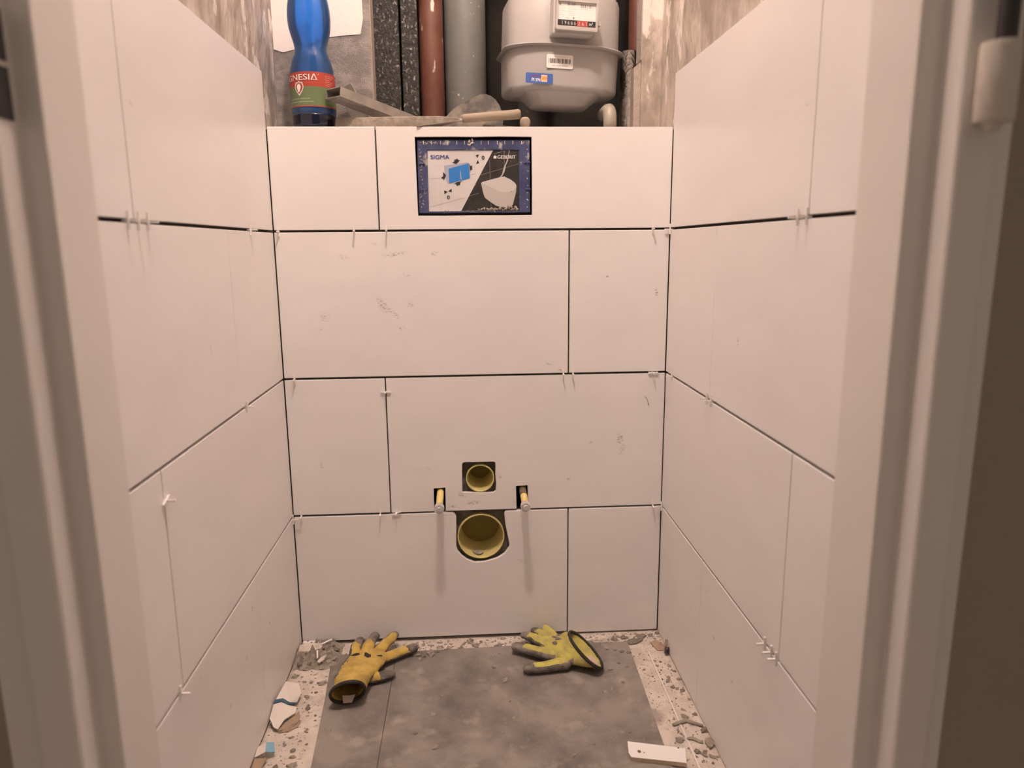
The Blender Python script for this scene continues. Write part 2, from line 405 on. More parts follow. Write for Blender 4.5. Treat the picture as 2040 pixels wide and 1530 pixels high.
# shaft behind the boxed-in wall
def shaft(name, m_, lab, b): return struct(link(name, boxm(*b), m_), lab)
sb = shaft('wall_shaft_back', M_dark, 'shade-darkened back of the pipe shaft', (-.56, .56, .62, .7, .0, 2.5))
link('shaft_shade_sheet', boxm(.4085, .4138, .1905, .62, .5, 2.5), M_dark, sb)  # added dark sheet, paints shade over the pale side of the right wall
pl = struct(link('wall_shaft_left', boxm(-.414, -.2113, .155, .205, 1.0975, 2.5), M_mesh), 'left shaft panel of taped plasterboard, white painted upper part')
link('paint_patch', plate([(-.414, 1.278), (-.395, 1.272), (-.36, 1.281), (-.32, 1.30), (-.27, 1.306), (-.232, 1.309), (-.2285, 1.325), (-.2255, 1.34), (-.2265, 1.40), (-.222, 2.5), (-.414, 2.5)], [], .0012, onY(.1538)), M_paint, pl)
link('board_edge', boxm(-.2113, -.2098, .1552, .2048, 1.0975, 2.5), M_edge, pl)
pr = struct(link('wall_shaft_right', boxm(.3705, .414, .155, .19, 1.0975, 2.5), M_plasterR), 'right shaft panel of smeared plasterboard with a raw board edge')
link('board_edge', boxm(.3685, .3705, .1552, .20, 1.262, 2.5), M_edge, pr)
link('board_strip', plate([(.3565, 1.09), (.3720, 1.09), (.3720, 1.262), (.3555, 1.248)], [], .03, onY(.162)), M_edge, pr)

# front wall with the steel door frame
fw = struct(link('wall_front', boxes([(-1.4, -.405, -.897, -.80, -.15, 2.62), (.405, 1.4, -.897, -.80, -.15, 2.62), (-.405, .405, -.897, -.80, 2.03, 2.62)]), M_wallout), 'dim hallway side wall around the door frame')
df = bpy.data.objects.new('door_1', None); COL.objects.link(df); df.location = (0, -.85, FZ)
struct(df, 'pale enamelled steel door frame around the opening')
def jamb(pts):
    n = len(pts); vs = [(x, y, FZ) for x, y in pts] + [(x, y, 2.03) for x, y in pts]
    fs = [(i, (i + 1) % n, (i + 1) % n + n, i + n) for i in range(n)] + [tuple(range(n)), tuple(range(2 * n - 1, n - 1, -1))]
    return fixn(mesh(vs, fs))
def rnd(pts, rads, k=4):
    out = []
    n = len(pts)
    for i, (p, r) in enumerate(zip(pts, rads)):
        if r == 0: out.append(p); continue
        p = V(p); a = (V(pts[i - 1]) - p).normalized(); b = (V(pts[(i + 1) % n]) - p).normalized()
        s, e = p + a * r, p + b * r
        for j in range(k + 1):
            t = j / k; out.append(tuple((s * (1 - t) ** 2 + p * 2 * t * (1 - t) + e * t * t)))
    return out
rad = [0, .002, .003, .003, .006, .003, 0, 0]
JR = rnd([(.43, -.7985), (.3557, -.8015), (.3557, -.879), (.3777, -.879), (.3770, -.909), (.410, -.909), (.410, -.898), (.43, -.898)], rad)
JL = rnd([(-.43, -.7985), (-.3443, -.811), (-.3443, -.8785), (-.364, -.8785), (-.3635, -.909), (-.398, -.909), (-.398, -.898), (-.43, -.898)], rad)
jr = link('jamb', jamb(JR), M_frame, df); jl = link('jamb', jamb(JL), M_frame, df)
for j in (jr, jl):
    mm = j.modifiers.new('es', 'EDGE_SPLIT'); mm.split_angle = .5
link('head', boxes([(-.345, .356, -.879, -.80, 2.0, 2.03), (-.40, .411, -.909, -.879, 2.02, 2.06)]), M_frame, df)
for z0, z1 in ((1.0085, 1.046), (.9655, 1.0045)):
    link('strike_hole', boxm(-.3665, -.3622, -.905, -.8845, z0, z1), M_hpin, df, bevel=.001)
hg = link('hinge', lathe([(0, .9515), (.004, .9525), (.0065, .9565), (.0085, .959), (.0140, .9592), (.0145, .961), (.0145, 1.015), (.0140, 1.0175), (.008, 1.0185), (0, 1.0185)], (.3935, -.925, 0), 24), M_hinge, df, smooth=True)
link('hinge_leaf', boxm(.392, .406, -.926, -.907, .962, 1.016), M_hinge, hg, bevel=.002)
link('hinge_pin', lathe([(0, 1.016), (.0072, 1.016), (.0075, 1.02), (.0075, 1.13), (.004, 1.135), (0, 1.136)], (.3965, -.925, 0), 20), M_hpin, hg, smooth=True)
es = hg.modifiers.new('es', 'EDGE_SPLIT'); es.split_angle = .7

# ------------------------------------------------------------------ floor boards
b1 = link('floor_board', plate([(-.1864, -.92), (.301, -.92), (.3129, -.3728), (.3224, -.0456), (.20, -.043), (.0646, -.0425), (-.05, -.046), (-.1448, -.0481), (-.1875, -.047)], [], .0038, lambda a, b, w: (a, b, FZ + w)), M_board, base=(.06, -.45, FZ))
tag(b1, 'wide dusty grey board on the floor in the middle, under the right glove', 'board', 'floor boards')
b2 = link('floor_board', plate([(-.285, -.92), (-.1872, -.92), (-.1888, -.045), (-.318, -.05), (-.3246, -.0729), (-.313, -.20), (-.3004, -.39)], [], .0036, lambda a, b, w: (a, b, FZ + w)), M_board, base=(-.24, -.45, FZ))
link('seam_dirt', obox((-.1875, -.48, FZ + .0011), (-.0001, .43, 0), (.0011, 0, 0), (0, 0, .0011)), M_adh, b1)
tag(b2, 'narrow dusty grey board on the floor at left, under the left glove', 'board', 'floor boards')

# ------------------------------------------------------------------ pipes and bolts in the back wall
def socket(name, label, c, r, deep, rim):
    t = thing(name, label, 'pipe', (c[0], 0, c[1] - r))
    prof = [(r, .0), (r + .0012, -.0005), (r + .002, 0), (r + .0022, deep)]
    outer = lathe([(r - .0012, .0015), (r, .0), (r + .0014, .0), (r + .0018, .002), (r + .0018, deep)], (c[0], rim, c[1]), 48, 'Y')
    inner = [(r - .0012, .0015), (r - .0016, .028), (r - .0036, .032), (r - .0038, .055), (r - .0062, .058), (r - .0065, deep)]
    bm = bmesh.new(); bm.from_mesh(outer); bm.from_mesh(lathe(inner, (c[0], rim, c[1]), 48, 'Y'))
    bmesh.ops.delete(bm, geom=[f for f in bm.faces if len(f.verts) > 4], context='FACES_ONLY')
    me = bpy.data.meshes.new('m'); bm.to_mesh(me); bm.free()
    link('tube', me, M_yel, t, smooth=True)
    link('end_plug', lathe([(0, 0), (r - .0045, 0), (r - .0045, .003), (0, .003)], (c[0], rim + deep - .012, c[1]), 40, 'Y'), M_cap, t)
    return t
socket('flush_pipe', 'small yellow round flush pipe socket in the square tile hole', (.0015, .3728), .0292, .085, .003)
dp = socket('drain_pipe', 'large yellow round drain pipe socket in the U-shaped tile cut-out', (.001, .2392), .0500, .088, .002)
mm = lump(.011, 4, .35, 3); mm.transform(Matrix.Translation((-.006, .022, .1925)))
link('mortar_lump', mm, M_crumb, dp, smooth=True)
mm = lump(.004, 9, .5, 2); mm.transform(Matrix.Translation((.018, .014, .1905)))
link('mortar_lump', mm, M_crumbd, dp, smooth=True)
def hexprof(c, r, y0, y1):
    vs = []; n = 6
    for y in (y0, y1):
        for i in range(6): vs.append((c[0] + r * math.cos(i * math.pi / 3 + .5), y, c[1] + r * math.sin(i * math.pi / 3 + .5)))
    fs = [tuple(range(6)), tuple(range(11, 5, -1))] + [(i, (i + 1) % 6, (i + 1) % 6 + 6, i + 6) for i in range(6)]
    return fixn(mesh(vs, fs))
def bolt(label, xr, xt, zr, zt, band):
    t = thing('mounting_bolt', label, 'bolt', (xr, 0, zr - .012), 'toilet mounting bolts')
    link('sleeve', tubem([(xr, .04, zr + .008), (xt, -.056, zt)], .0075, 20), M_yel2, t, smooth=True)
    if band:
        link('dirt_band', tubem([(xr + .0002, .004, zr + .0005), (xr + .0007, -.018, zr - .0045)], .0078, 20), M_rust, t, smooth=True)
    link('nut', hexprof((xt, zt), .0112, -.066, -.054), M_steel, t, bevel=.0012)
    link('washer', lathe([(.0, 0), (.0105, 0), (.0105, .0018), (0, .0018)], (xt, -.0545, zt), 24, 'Y'), M_steel, t)
    link('thread_end', lathe([(0, 0), (.0045, 0), (.0052, .001), (.0052, .008), (0, .008)], (xt, -.0685, zt), 18, 'Y'), M_steel, t)
    return t
bolt('left yellow sleeved mounting bolt with steel nut beside the pipe holes', -.0845, -.0858, .3436, .3306, False)
bolt('right yellow sleeved mounting bolt with dirty band and steel nut', .0938, .0952, .3430, .3290, True)

# ------------------------------------------------------------------ flush actuator panel
pp = thing('cistern_service_panel', 'blue framed cistern panel with printed card in the top row of tiles', 'panel', (0, .006, .935))
def cz(y): return lambda zx, zy: (-.0930 + (zx - 302) * .0001325, y, 1.0563 - (zy - 370) * .0001287)
fo = rect(-.1115, .1125, .9345, 1.0752); fi = rect(-.0915, .0905, .9375, 1.0555)
fr = link('blue_frame', plate(fo, [fi], .010, onY(.0045)), M_frameblue, pp, bevel=.0015)
link('tray', boxm(-.113, .114, .0135, .03, .931, 1.0785), M_dark, pp)
for zx, zy, w, h in ((1810, 560, 95, 26), (1820, 965, 85, 24), (225, 575, 90, 26), (232, 965, 100, 28)):
    a = cz(0)(zx, zy); link('clip', boxm(a[0] - w * .000066, a[0] + w * .000066, .0025, .006, a[2] - h * .000064, a[2] + h * .000064), M_frameblue, fr, bevel=.0006)
a = cz(0)(1826, 465); link('clip', boxm(a[0] - .0013, a[0] + .0013, .0028, .006, a[2] - .0065, a[2] + .0065), M_lav, fr, bevel=.0005)
for k in range(13):
    x = -.098 + k * .0162 + random.uniform(-.002, .002)
    if abs(x - .0) < .012: continue
    link('rib_mark', boxm(x - .0006, x + .0006, .0036, .0047, 1.0665, 1.0735), M_lgrey if k % 3 else M_white, fr)
card = link('card', boxm(-.0925, .0910, .0062, .0072, .9365, 1.0562), M_card, pp)
y1, y2, y3 = .0061, .0059, .0057
link('dark_photo_area', polys([[(1308, 358), (1690, 370), (1700, 1290), (800, 1290)]], cz(y1)), M_cardk, card)
link('grey_mortar_streak', polys([[(900, 350), (1015, 350), (1015, 372), (1005, 372), (840, 372)]], cz(y1 - .0001)), M_lgrey, card)
ln = []
for (x0, y0, x1, y1_) in ((1015, 350, 1022, 900), (330, 800, 490, 785), (480, 785, 492, 1290), (345, 1222, 900, 1068), (600, 870, 602, 990), (640, 840, 1020, 720)):
    d = V((x1 - x0, y1_ - y0)).normalized() * 2.6; ln.append([(x0 - d.y, y0 + d.x), (x0 + d.y, y0 - d.x), (x1 + d.y, y1_ - d.x), (x1 - d.y, y1_ + d.x)])
for q in ln: link('joint_line', polys([q], cz(y2)), M_lgrey, card)
ln = []
for (x0, y0, x1, y1_) in ((1310, 425, 1600, 360), (1105, 745, 1690, 578), (1245, 520, 1250, 850), (1465, 370, 1465, 640), (930, 1060, 1080, 1020), (1255, 1100, 1258, 1270)):
    d = V((x1 - x0, y1_ - y0)).normalized() * 2.6; ln.append([(x0 - d.y, y0 + d.x), (x0 + d.y, y0 - d.x), (x1 + d.y, y1_ - d.x), (x1 - d.y, y1_ + d.x)])
for q in ln: link('joint_line', polys([q], cz(y2)), M_grey, card)
link('box_side', polys([[(555, 605), (895, 555), (945, 572), (620, 650)], [(555, 605), (620, 650), (630, 885), (600, 865), (565, 760)], [(930, 570), (945, 575), (950, 790), (936, 795)]], cz(y2)), M_lav, card)
link('box_front', polys([[(622, 650), (930, 570), (938, 795), (630, 870)]], cz(y3)), M_sky, card)
link('scratch', polys([[(790, 730), (800, 660), (808, 740), (818, 812), (800, 812)]], cz(y3 - .0002)), M_lav, card)
ARR = [[(715, 515), (765, 500), (770, 522), (798, 520), (740, 582), (678, 555), (708, 545)],
       [(513, 775), (540, 765), (540, 695), (585, 748), (545, 830), (540, 800), (515, 800)],
       [(940, 572), (955, 610), (980, 600), (980, 665), (955, 668), (945, 720)],
       [(697, 880), (738, 855), (815, 838), (790, 862), (792, 890), (738, 905), (735, 880)],
       [(1035, 448), (1085, 436), (1062, 490)], [(1063, 520), (1088, 565), (1040, 580)],
       [(548, 975), (600, 995), (552, 1030)], [(610, 988), (662, 950), (662, 1003)]]
for q in ARR: link('arrow', polys([q], cz(y3)), M_black, card)
def ct(s, box, m_, y=y3): return link('lettering', bold_mesh(s, cz(y), box, 2.2), m_, card)
ct('SIGMA', (358, 638, 505, 445), M_navy); ct('0', (1128, 1165, 515, 458), M_black); ct('0', (590, 628, 1108, 1052), M_black)
ct('GEBERIT', (1362, 1638, 502, 452), M_white)
link('logo_mark', polys([[(1305, 462), (1348, 462), (1348, 500), (1305, 500)], [(1318, 448), (1330, 448), (1330, 470), (1318, 470)]], cz(y3)), M_white, card)
link('toilet_bowl_print', polys([[(1110, 870), (1220, 905), (1400, 1000), (1570, 1000), (1648, 920), (1640, 1010), (1610, 1120), (1590, 1200), (1530, 1240), (1430, 1240), (1330, 1210), (1230, 1140), (1165, 1090), (1140, 1020)]], cz(y2)), M_bowl, card)
link('toilet_lid_print', polys([[(1110, 870), (1130, 850), (1400, 778), (1462, 768), (1560, 815), (1625, 865), (1648, 905), (1635, 945), (1590, 985), (1530, 1005), (1440, 1008), (1380, 995), (1300, 950), (1220, 912)]], cz(y3)), M_bowl2, card)
link('crack', polys([[(1545, 360), (1552, 365), (1535, 450), (1522, 530), (1490, 600), (1470, 690), (1440, 750), (1405, 785), (1395, 780), (1430, 735), (1455, 640), (1490, 560), (1515, 500), (1530, 430)]], cz(y3 - .0003)), M_lgrey, card)
def smear(parent, pts, th, m_, sd):
    """flat ragged mortar smear made of overlapping flattened lumps"""
    ms = []
    for i, (x, y, z, r) in enumerate(pts):
        q = lump(r, sd + i, .8, 2, .55); q.transform(Matrix.Translation((0, 0, -r * .4)) ); q.transform(Matrix.Rotation(i * 2.4 + sd, 4, 'Y') @ Matrix.Scale(1.15 + .3 * math.sin(i * 3 + sd), 4, (1, 0, 0))); q.transform(Matrix.Scale(th, 4, (0, 1, 0))); q.transform(Matrix.Translation((x, y, z))); ms.append(q)
    return link('mortar_smear', join(ms), m_, parent, smooth=True)
rs = random.Random(3)
smear(pp, [(.010 + i * .0037 + rs.uniform(-.002, .002), .005, .9395 + (.006 if i > 10 else .002) * rs.random(), rs.uniform(.002, .0042)) for i in range(22)], .5, M_crumb, 10)
smear(pp, [(-.06 + i * .008, .006, .9368, rs.uniform(.0015, .003)) for i in range(9)], .5, M_crumb, 40)
smear(pp, [(-.004 + rs.uniform(-.005, .005), .0045, 1.066 + i * .003, .0035) for i in range(4)], .4, M_chalk, 60)
smear(pp, [(-.1055 + rs.uniform(-.002, .003), .0045, .945 + i * .0066, rs.uniform(.0012, .0030)) for i in range(20)], .3, M_crumb, 80)
smear(pp, [(.1075 + rs.uniform(-.001, .001), .0045, .945 + i * .014, rs.uniform(.001, .0022)) for i in range(9)], .4, M_chalk, 99)
smear(pp, [(-.10 + i * .004, .0045, 1.071 + rs.uniform(-.003, .002), rs.uniform(.0012, .003)) for i in range(8)], .3, M_crumb, 120)

# ------------------------------------------------------------------ tile spacers
def arm(c, d, L_, t):                    # bar from c along d
    d = V(d); c = V(c); o1 = V((0, 0, 1)) if abs(d.z) < .5 else V((1, 0, 0)); o2 = d.cross(o1)
    return obox(c + d * L_ / 2, d * L_ / 2, o1 * t, o2 * t)
def spacer(c, n, up, label, rot=0.0):
    """cross pushed into a joint: n points out of the wall, up along the wall face across the joint"""
    n, up = V(n), V(up); R = Matrix.Rotation(rot, 3, n); up = R @ up
    c = V(c) + n * .0022
    me = join([arm(c, n, .012, .0013), arm(c, -n, .007, .0013), arm(c, up, .0110, .0013), arm(c, -up, .0100, .0013)])
    o = link('tile_spacer', me, M_spacer, base=c)
    return tag(o, label, 'tile spacer', 'cross-shaped tile spacers')
NB, NL, NR, UP = (0, -1, 0), (1, 0, 0), (-1, 0, 0), (0, 0, 1)
for x, lab in ((-.3912, 'white tile spacer in the upper back-wall joint, nearest the left corner'), (-.2417, 'white tile spacer in the upper back-wall joint, left of the vertical joint'),
               (-.1778, 'white tile spacer in the upper back-wall joint, just below left of the blue panel'), (.3649, 'white tile spacer in the upper back-wall joint, near the right corner')):
    spacer((x, 0, .9), NB, UP, lab, random.uniform(-.08, .08))
for x, lab in ((-.3792, 'white tile spacer in the middle back-wall joint, near the left corner'), (.1814, 'white tile spacer in the middle back-wall joint, just left of the vertical joint'),
               (.2017, 'white tile spacer in the middle back-wall joint, just right of the vertical joint')):
    spacer((x, 0, .6), NB, UP, lab, random.uniform(-.08, .08))
for x, lab in ((-.3838, 'white tile spacer in the lower back-wall joint, near the left corner'), (-.2156, 'white tile spacer in the lower back-wall joint, left of the vertical joint'),
               (.3822, 'white tile spacer in the lower back-wall joint, near the right corner')):
    spacer((x, 0, .3), NB, UP, lab, random.uniform(-.15, .15))
spacer((.3735, -.0005, .6), NB, (1, 0, 0), 'white tile spacer lying flat along the middle back-wall joint at right')
spacer((-.1932, 0, .569), NB, (1, 0, 0), 'white tile spacer across the vertical back-wall joint above the left bolt')
spacer((-.181, -.001, .302), NB, (.95, 0, .3), 'tilted white tile spacer in the lower back-wall joint, right of the vertical joint')
for y, z, lab in ((-.1583, .9, 'white tile spacer in the upper left-wall joint, nearest the back corner'), (-.6284, .9, 'front-most of three white tile spacers in the upper left-wall joint'),
                  (-.6018, .9, 'middle of three white tile spacers in the upper left-wall joint'), (-.5764, .9, 'rear-most of three white tile spacers in the upper left-wall joint'),
                  (-.2573, .6, 'white tile spacer in the middle left-wall joint'), (-.6232, .3, 'white tile spacer in the lower left-wall joint near the door frame'),
                  (-.010, .2965, 'white tile spacer in the lower left-wall joint at the back corner')):
    spacer((XL, y, z), NL, UP, lab, random.uniform(-.1, .1))
spacer((XL, -.6083, .5583), NL, (0, .95, .3), 'white tile spacer across the vertical left-wall joint')
for y, z, lab in ((-.006, .8985, 'white tile spacer in the upper right-wall joint at the back corner'), (-.5832, .9, 'rear one of two white tile spacers in the upper right-wall joint'),
                  (-.6076, .9, 'front one of two white tile spacers in the upper right-wall joint'), (-.0526, .6, 'white tile spacer in the middle right-wall joint, nearest the back corner'),
                  (-.2729, .6, 'rear one of a pair of white tile spacers in the middle right-wall joint'), (-.2941, .6, 'front one of a pair of white tile spacers in the middle right-wall joint'),
                  (-.008, .3005, 'white tile spacer in the lower right-wall joint at the back corner'), (-.5656, .3, 'rear-most of three white tile spacers in the lower right-wall joint'),
                  (-.588, .3, 'middle of three white tile spacers in the lower right-wall joint'), (-.6049, .3, 'front-most of three white tile spacers in the lower right-wall joint')):
    spacer((XR, y, z), NR, UP, lab, random.uniform(-.1, .1))

# ------------------------------------------------------------------ bottle on the ledge
LZ = 1.0975
BC = (-.3195, .062)
bt = thing('water_bottle', 'blue plastic water bottle with red and green label on the ledge', 'bottle', (*BC, LZ))
def swirl(r, h, t):
    k = math.exp(-((h - .160) / .035) ** 2)
    return r * (1 + .085 * k * math.sin(2 * t + h * 30))
prof = [(0, .008), (.02, .004), (.033, .0), (.040, .004), (.0425, .012), (.0428, .024), (.0432, .030), (.0435, .045), (.0438, .10), (.0432, .108), (.0422, .120), (.0395, .136), (.0355, .148), (.0338, .156), (.0342, .164), (.0375, .180), (.0405, .196), (.0418, .212), (.0412, .228), (.0385, .246), (.034, .262), (.027, .278), (.019, .292), (.0145, .302), (.0135, .312), (.0135, .322)]
# refine
pr2 = []
for (a, b), (c, d) in zip(prof, prof[1:]):
    for k in range(3): pr2.append((a + (c - a) * k / 3, b + (d - b) * k / 3))
pr2.append(prof[-1])
link('body', lathe([p for p in pr2 if p[1] >= .0295] , (*BC, LZ), 64, fn=swirl), M_pet, bt, smooth=True)
link('base', lathe([p for p in pr2[:40] if p[1] <= .0301], (*BC, LZ), 64), M_petb, bt, smooth=True)
link('water', lathe([(0, .010), (.03, .004), (.0385, .006), (.0408, .014), (.0412, .027), (0, .027)], (*BC, LZ), 40), M_water, bt, smooth=True)
link('cap', lathe([(0, .335), (.0150, .335), (.0158, .331), (.0158, .317), (.0150, .316)], (*BC, LZ), 32), M_blue, bt, smooth=True)
RL = .0443
def lab_band(z0, z1, r, m_, name, par):
    n = 64; vs = []
    for z in (z0, z1): vs += [(BC[0] + r * math.cos(2 * math.pi * i / n), BC[1] + r * math.sin(2 * math.pi * i / n), LZ + z) for i in range(n)]
    return link(name, mesh(vs, [(i, (i + 1) % n, (i + 1) % n + n, i + n) for i in range(n)]), m_, par, smooth=True)
lb = lab_band(.0445, .080, RL, M_labgreen, 'label', bt); lb['label'] = 'red and green paper label'
lab_band(.080, .107, RL, M_labred, 'red_band', lb); lab_band(.0425, .0446, RL, M_labred, 'red_stripe', lb)
def onlab(deg, z):                       # deg: 0 faces the camera, positive to the right
    t = math.radians(deg) - math.pi / 2 + .16
    return (BC[0] + (RL + .0006) * math.cos(t), BC[1] + (RL + .0006) * math.sin(t), LZ + z)
def lt(s, box, m_): return link('lettering', bold_mesh(s, onlab, box, .25) if s[0] == 'M' else text_mesh(s, onlab, box), m_, lb)
lt('MAGNESI\u0394', (-112, 14, .0915, .1030), M_white); lt('\u00ae', (15, 18, .1005, .1035), M_labpink)
lt('VODA JEMN\u011a PERLIV\u00c1', (-80, -6, .0555, .0590), M_labgreen2); lt('nnnnnnnn nnnnnnnnn', (-78, 2, .0505, .0525), M_labgreen2)
lt('1,5 l', (36, 50, .0495, .0535), M_labgreen2); lt('nnnnnnn', (36, 58, .0565, .0585), M_labgreen2)
for k in range(6): lt('aaaaaaaaaa', (34, 66 - (k % 3) * 8, .1005 - k * .0036, .1015 - k * .0036), M_labpink)
SH = [(-46, .083), (-43, .088), (-38, .0875), (-34, .0905), (-30, .0875), (-25, .088), (-22, .083), (-21, .078), (-25, .071), (-34, .0625), (-43, .071), (-47, .078)]
link('emblem_shield', polys([SH], onlab), M_white, lb)
onlab2 = lambda d, z: tuple(V(onlab(d, z)) + (V(onlab(d, z)) - V((*BC, LZ + z))).normalized() * .0004)
link('emblem_field', polys([[(-34 + (d + 34) * .82, .078 + (z - .078) * .80) for d, z in SH]], onlab2), M_labred, lb)
onlab3 = lambda d, z: tuple(V(onlab(d, z)) + (V(onlab(d, z)) - V((*BC, LZ + z))).normalized() * .0008)
link('emblem_head', polys([[(-40, .079), (-38, .083), (-34, .085), (-30, .083), (-28, .079), (-30, .074), (-33, .069), (-36, .069), (-38, .074)]], onlab3), M_white, lb)

# ------------------------------------------------------------------ things lying on the ledge
def hollow(name, label, p0, p1, w, h, th, upv=(0, 0, 1)):
    p0, p1 = V(p0), V(p1); d = (p1 - p0).normalized(); s = d.cross(V(upv)).normalized(); u = s.cross(d).normalized()
    vs = []
    for p in (p0, p1):
        for (a, b) in ((w, h), (w - th, h - th)):
            for sx, sy in ((-1, -1), (1, -1), (1, 1), (-1, 1)): vs.append(p + s * sx * a + u * sy * b)
    fs = []
    for i in range(4):
        j = (i + 1) % 4
        fs += [(i, j, j + 8, i + 8), (4 + i, 12 + i, 12 + j, 4 + j), (i, 4 + i, 4 + j, j), (8 + i, 8 + j, 12 + j, 12 + i)]
    o = link(name, fixn(mesh(vs, fs)), M_alu, base=(p0 + p1) / 2)
    return tag(o, label, 'metal profile', 'metal profiles on the ledge')
hollow('metal_profile', 'hollow rectangular metal profile leaning in front of the bottle', (-.2705, .004, 1.1625), (-.128, .165, 1.131), .0225, .0092, .0014)
hollow('metal_profile', 'short hollow metal profile propped up behind the longer one', (-.2660, .115, 1.1960), (-.226, .141, 1.120), .0170, .0085, .0014, (0, 1, .2))
st = link('wooden_lath', plate([(-.276, 1.0985), (-.10, 1.0985), (-.060, 1.1085), (-.0265, 1.1175), (-.030, 1.1215), (-.064, 1.1245), (-.16, 1.1235), (-.272, 1.1205)], [], .020, onY(.030)), M_mortarstick, base=(-.15, .04, LZ), bevel=.002)
tag(st, 'long mortar smeared lath lying on the ledge beside the bottle', 'lath')
tr = thing('trowel', 'trowel with pale wooden handle and thin blade on the ledge', 'trowel', (.03, .035, LZ))
link('handle', tubem([(-.022, .027, 1.1185), (-.015, .0275, 1.1195), (.03, .030, 1.1235), (.075, .033, 1.1270), (.093, .034, 1.1290), (.0965, .034, 1.1292)], [.0074, .0085, .0088, .0095, .0097, .0075], 18), M_wood, tr, smooth=True)
link('blade', plate([(-.020, .018), (-.11, -.004), (-.115, .02), (-.02, .034)], [], .0014, lambda a, b, w: (a, b, 1.1145 + (a + .02) * .17 + w)), M_alu, tr)
link('tang', tubem([(-.026, .026, 1.1150), (-.012, .0265, 1.1175)], .004, 10), M_alu, tr)
# bent smeared scraper plate
sc_pts = [(-.064, 1.0985), (-.063, 1.126), (-.056, 1.140), (-.0374, 1.1554), (-.016, 1.166), (.0049, 1.1754), (.017, 1.1803), (.028, 1.1815), (.040, 1.1775), (.050, 1.170), (.058, 1.158), (.063, 1.1455), (.065, 1.125), (.060, 1.0985)]
def bend(a, b, w): return (a, .088 + 6.0 * (a - .022) ** 2 * (1 if a < .022 else .6) * .9 + (b - 1.0985) * .22 + w, b)
inner = []
nseg = 14
vs, fs = [], []
tri_src = sc_pts
cx, czz = .005, 1.128
rings = 5
for w in (0, .0028):
    for k in range(rings + 1):
        f = 1 - k / rings
        for (a, b) in tri_src: vs.append(bend(cx + (a - cx) * f, czz + (b - czz) * f, w))
n_ = len(tri_src); half = n_ * (rings + 1)
for s_ in range(2):
    for k in range(rings):
        for i in range(n_):
            j = (i + 1) % n_; a0 = s_ * half + k * n_
            fs.append((a0 + i, a0 + j, a0 + n_ + j, a0 + n_ + i))
for i in range(n_): fs.append((i, (i + 1) % n_, half + (i + 1) % n_, half + i))
scr = link('scraper', fixn(mesh(vs, fs)), M_trowel, base=(.0, .1, LZ), smooth=True)
tag(scr, 'rounded mortar smeared scraper standing behind the wooden handle', 'scraper')
es = scr.modifiers.new('es', 'EDGE_SPLIT'); es.split_angle = .8
sp = thing('putty_knife', 'flat putty knife with round knob handle lying on the ledge below the meter', 'putty knife', (.06, .06, LZ))
link('blade', plate([(.020, .045), (.028, .038), (.095, .050), (.098, .072), (.03, .082), (.021, .074)], [], .0022, lambda a, b, w: (a, b, LZ + .011 + w - (a - .02) * .05)), M_alu, sp)
link('ferrule', boxm(.020, .045, .046, .07, LZ + .002, LZ + .0135), M_trowel, sp, bevel=.003)
link('knob', lathe([(0, .034), (.006, .0328), (.0098, .029), (.0112, .023), (.0105, .017), (.0088, .010), (.0088, 0)], (.1093, .078, LZ), 24), M_wood, sp, smooth=True)
fb = link('metal_strip', obox((.165, .07, LZ + .009), (.042, -.004, -.001), (.001, .009, 0), (0, 0, .0018)), M_alu, base=(.165, .07, LZ + .006), bevel=.0006)
tag(fb, 'thin flat metal strip lying on the ledge under the meter', 'metal strip')
link('support_block', boxm(.14, .19, .064, .078, LZ, LZ + .0075), M_crumb, fb)

# ------------------------------------------------------------------ shaft contents
for x0, x1, lab in ((-.245, -.1640, 'wide dark speckled board at the left of the pipe shaft'), (-.1585, -.1215, 'narrow dark speckled board beside the brown pipe')):
    tag(link('shaft_board', boxm(x0, x1, .30, .325, .4, 2.5), M_speck, base=((x0 + x1) / 2, .31, .4), bevel=.002), lab, 'board', 'dark speckled shaft boards')
def vpipe(name, label, x, y, r, m_, z0=.4, z1=2.5, n=32):
    return tag(link(name, tubem([(x, y, z0), (x, y, 1.3), (x, y, z1)], r, n), m_, base=(x, y, z0), smooth=True), label, 'pipe', 'shaft pipes')
vpipe('brown_pipe', 'brown painted vertical pipe with white splashes in the shaft', -.0912, .345, .0285, M_brown)
vpipe('grey_pipe', 'thick grey plastic vertical pipe left of the meter', -.0115, .375, .0500, M_gpipe)
vpipe('dark_pipe', 'dark vertical pipe in the shadow below the meter', .155, .40, .036, M_gpipe)
vpipe('rusty_pipe', 'brown rusty pipe at the far right edge of the shaft', .394, .30, .022, M_brown)
vpipe('plastered_pipe', 'short plaster covered pipe stub low at the right of the shaft', .362, .245, .020, M_crumb, .9, 1.165)
el = thing('pipe_elbow', 'cream plastic pipe elbow standing on the ledge at right', 'pipe elbow', (.296, .12, LZ))
link('elbow', tubem([(.296, .12, LZ + .012), (.296, .12, 1.128), (.296, .121, 1.140), (.296, .126, 1.149), (.296, .134, 1.154), (.296, .15, 1.156), (.296, .20, 1.156)], .0142, 24), M_pvc, el, smooth=True)
link('seal_ring', lathe([(0, .006), (.0148, .006), (.0152, .010), (.0148, .0145), (0, .0145)], (.296, .12, LZ), 24), M_hpin, el, smooth=True)
link('stub', lathe([(0, 0), (.0105, 0), (.0105, .008), (0, .008)], (.296, .12, LZ), 20), M_pvc, el, smooth=True)

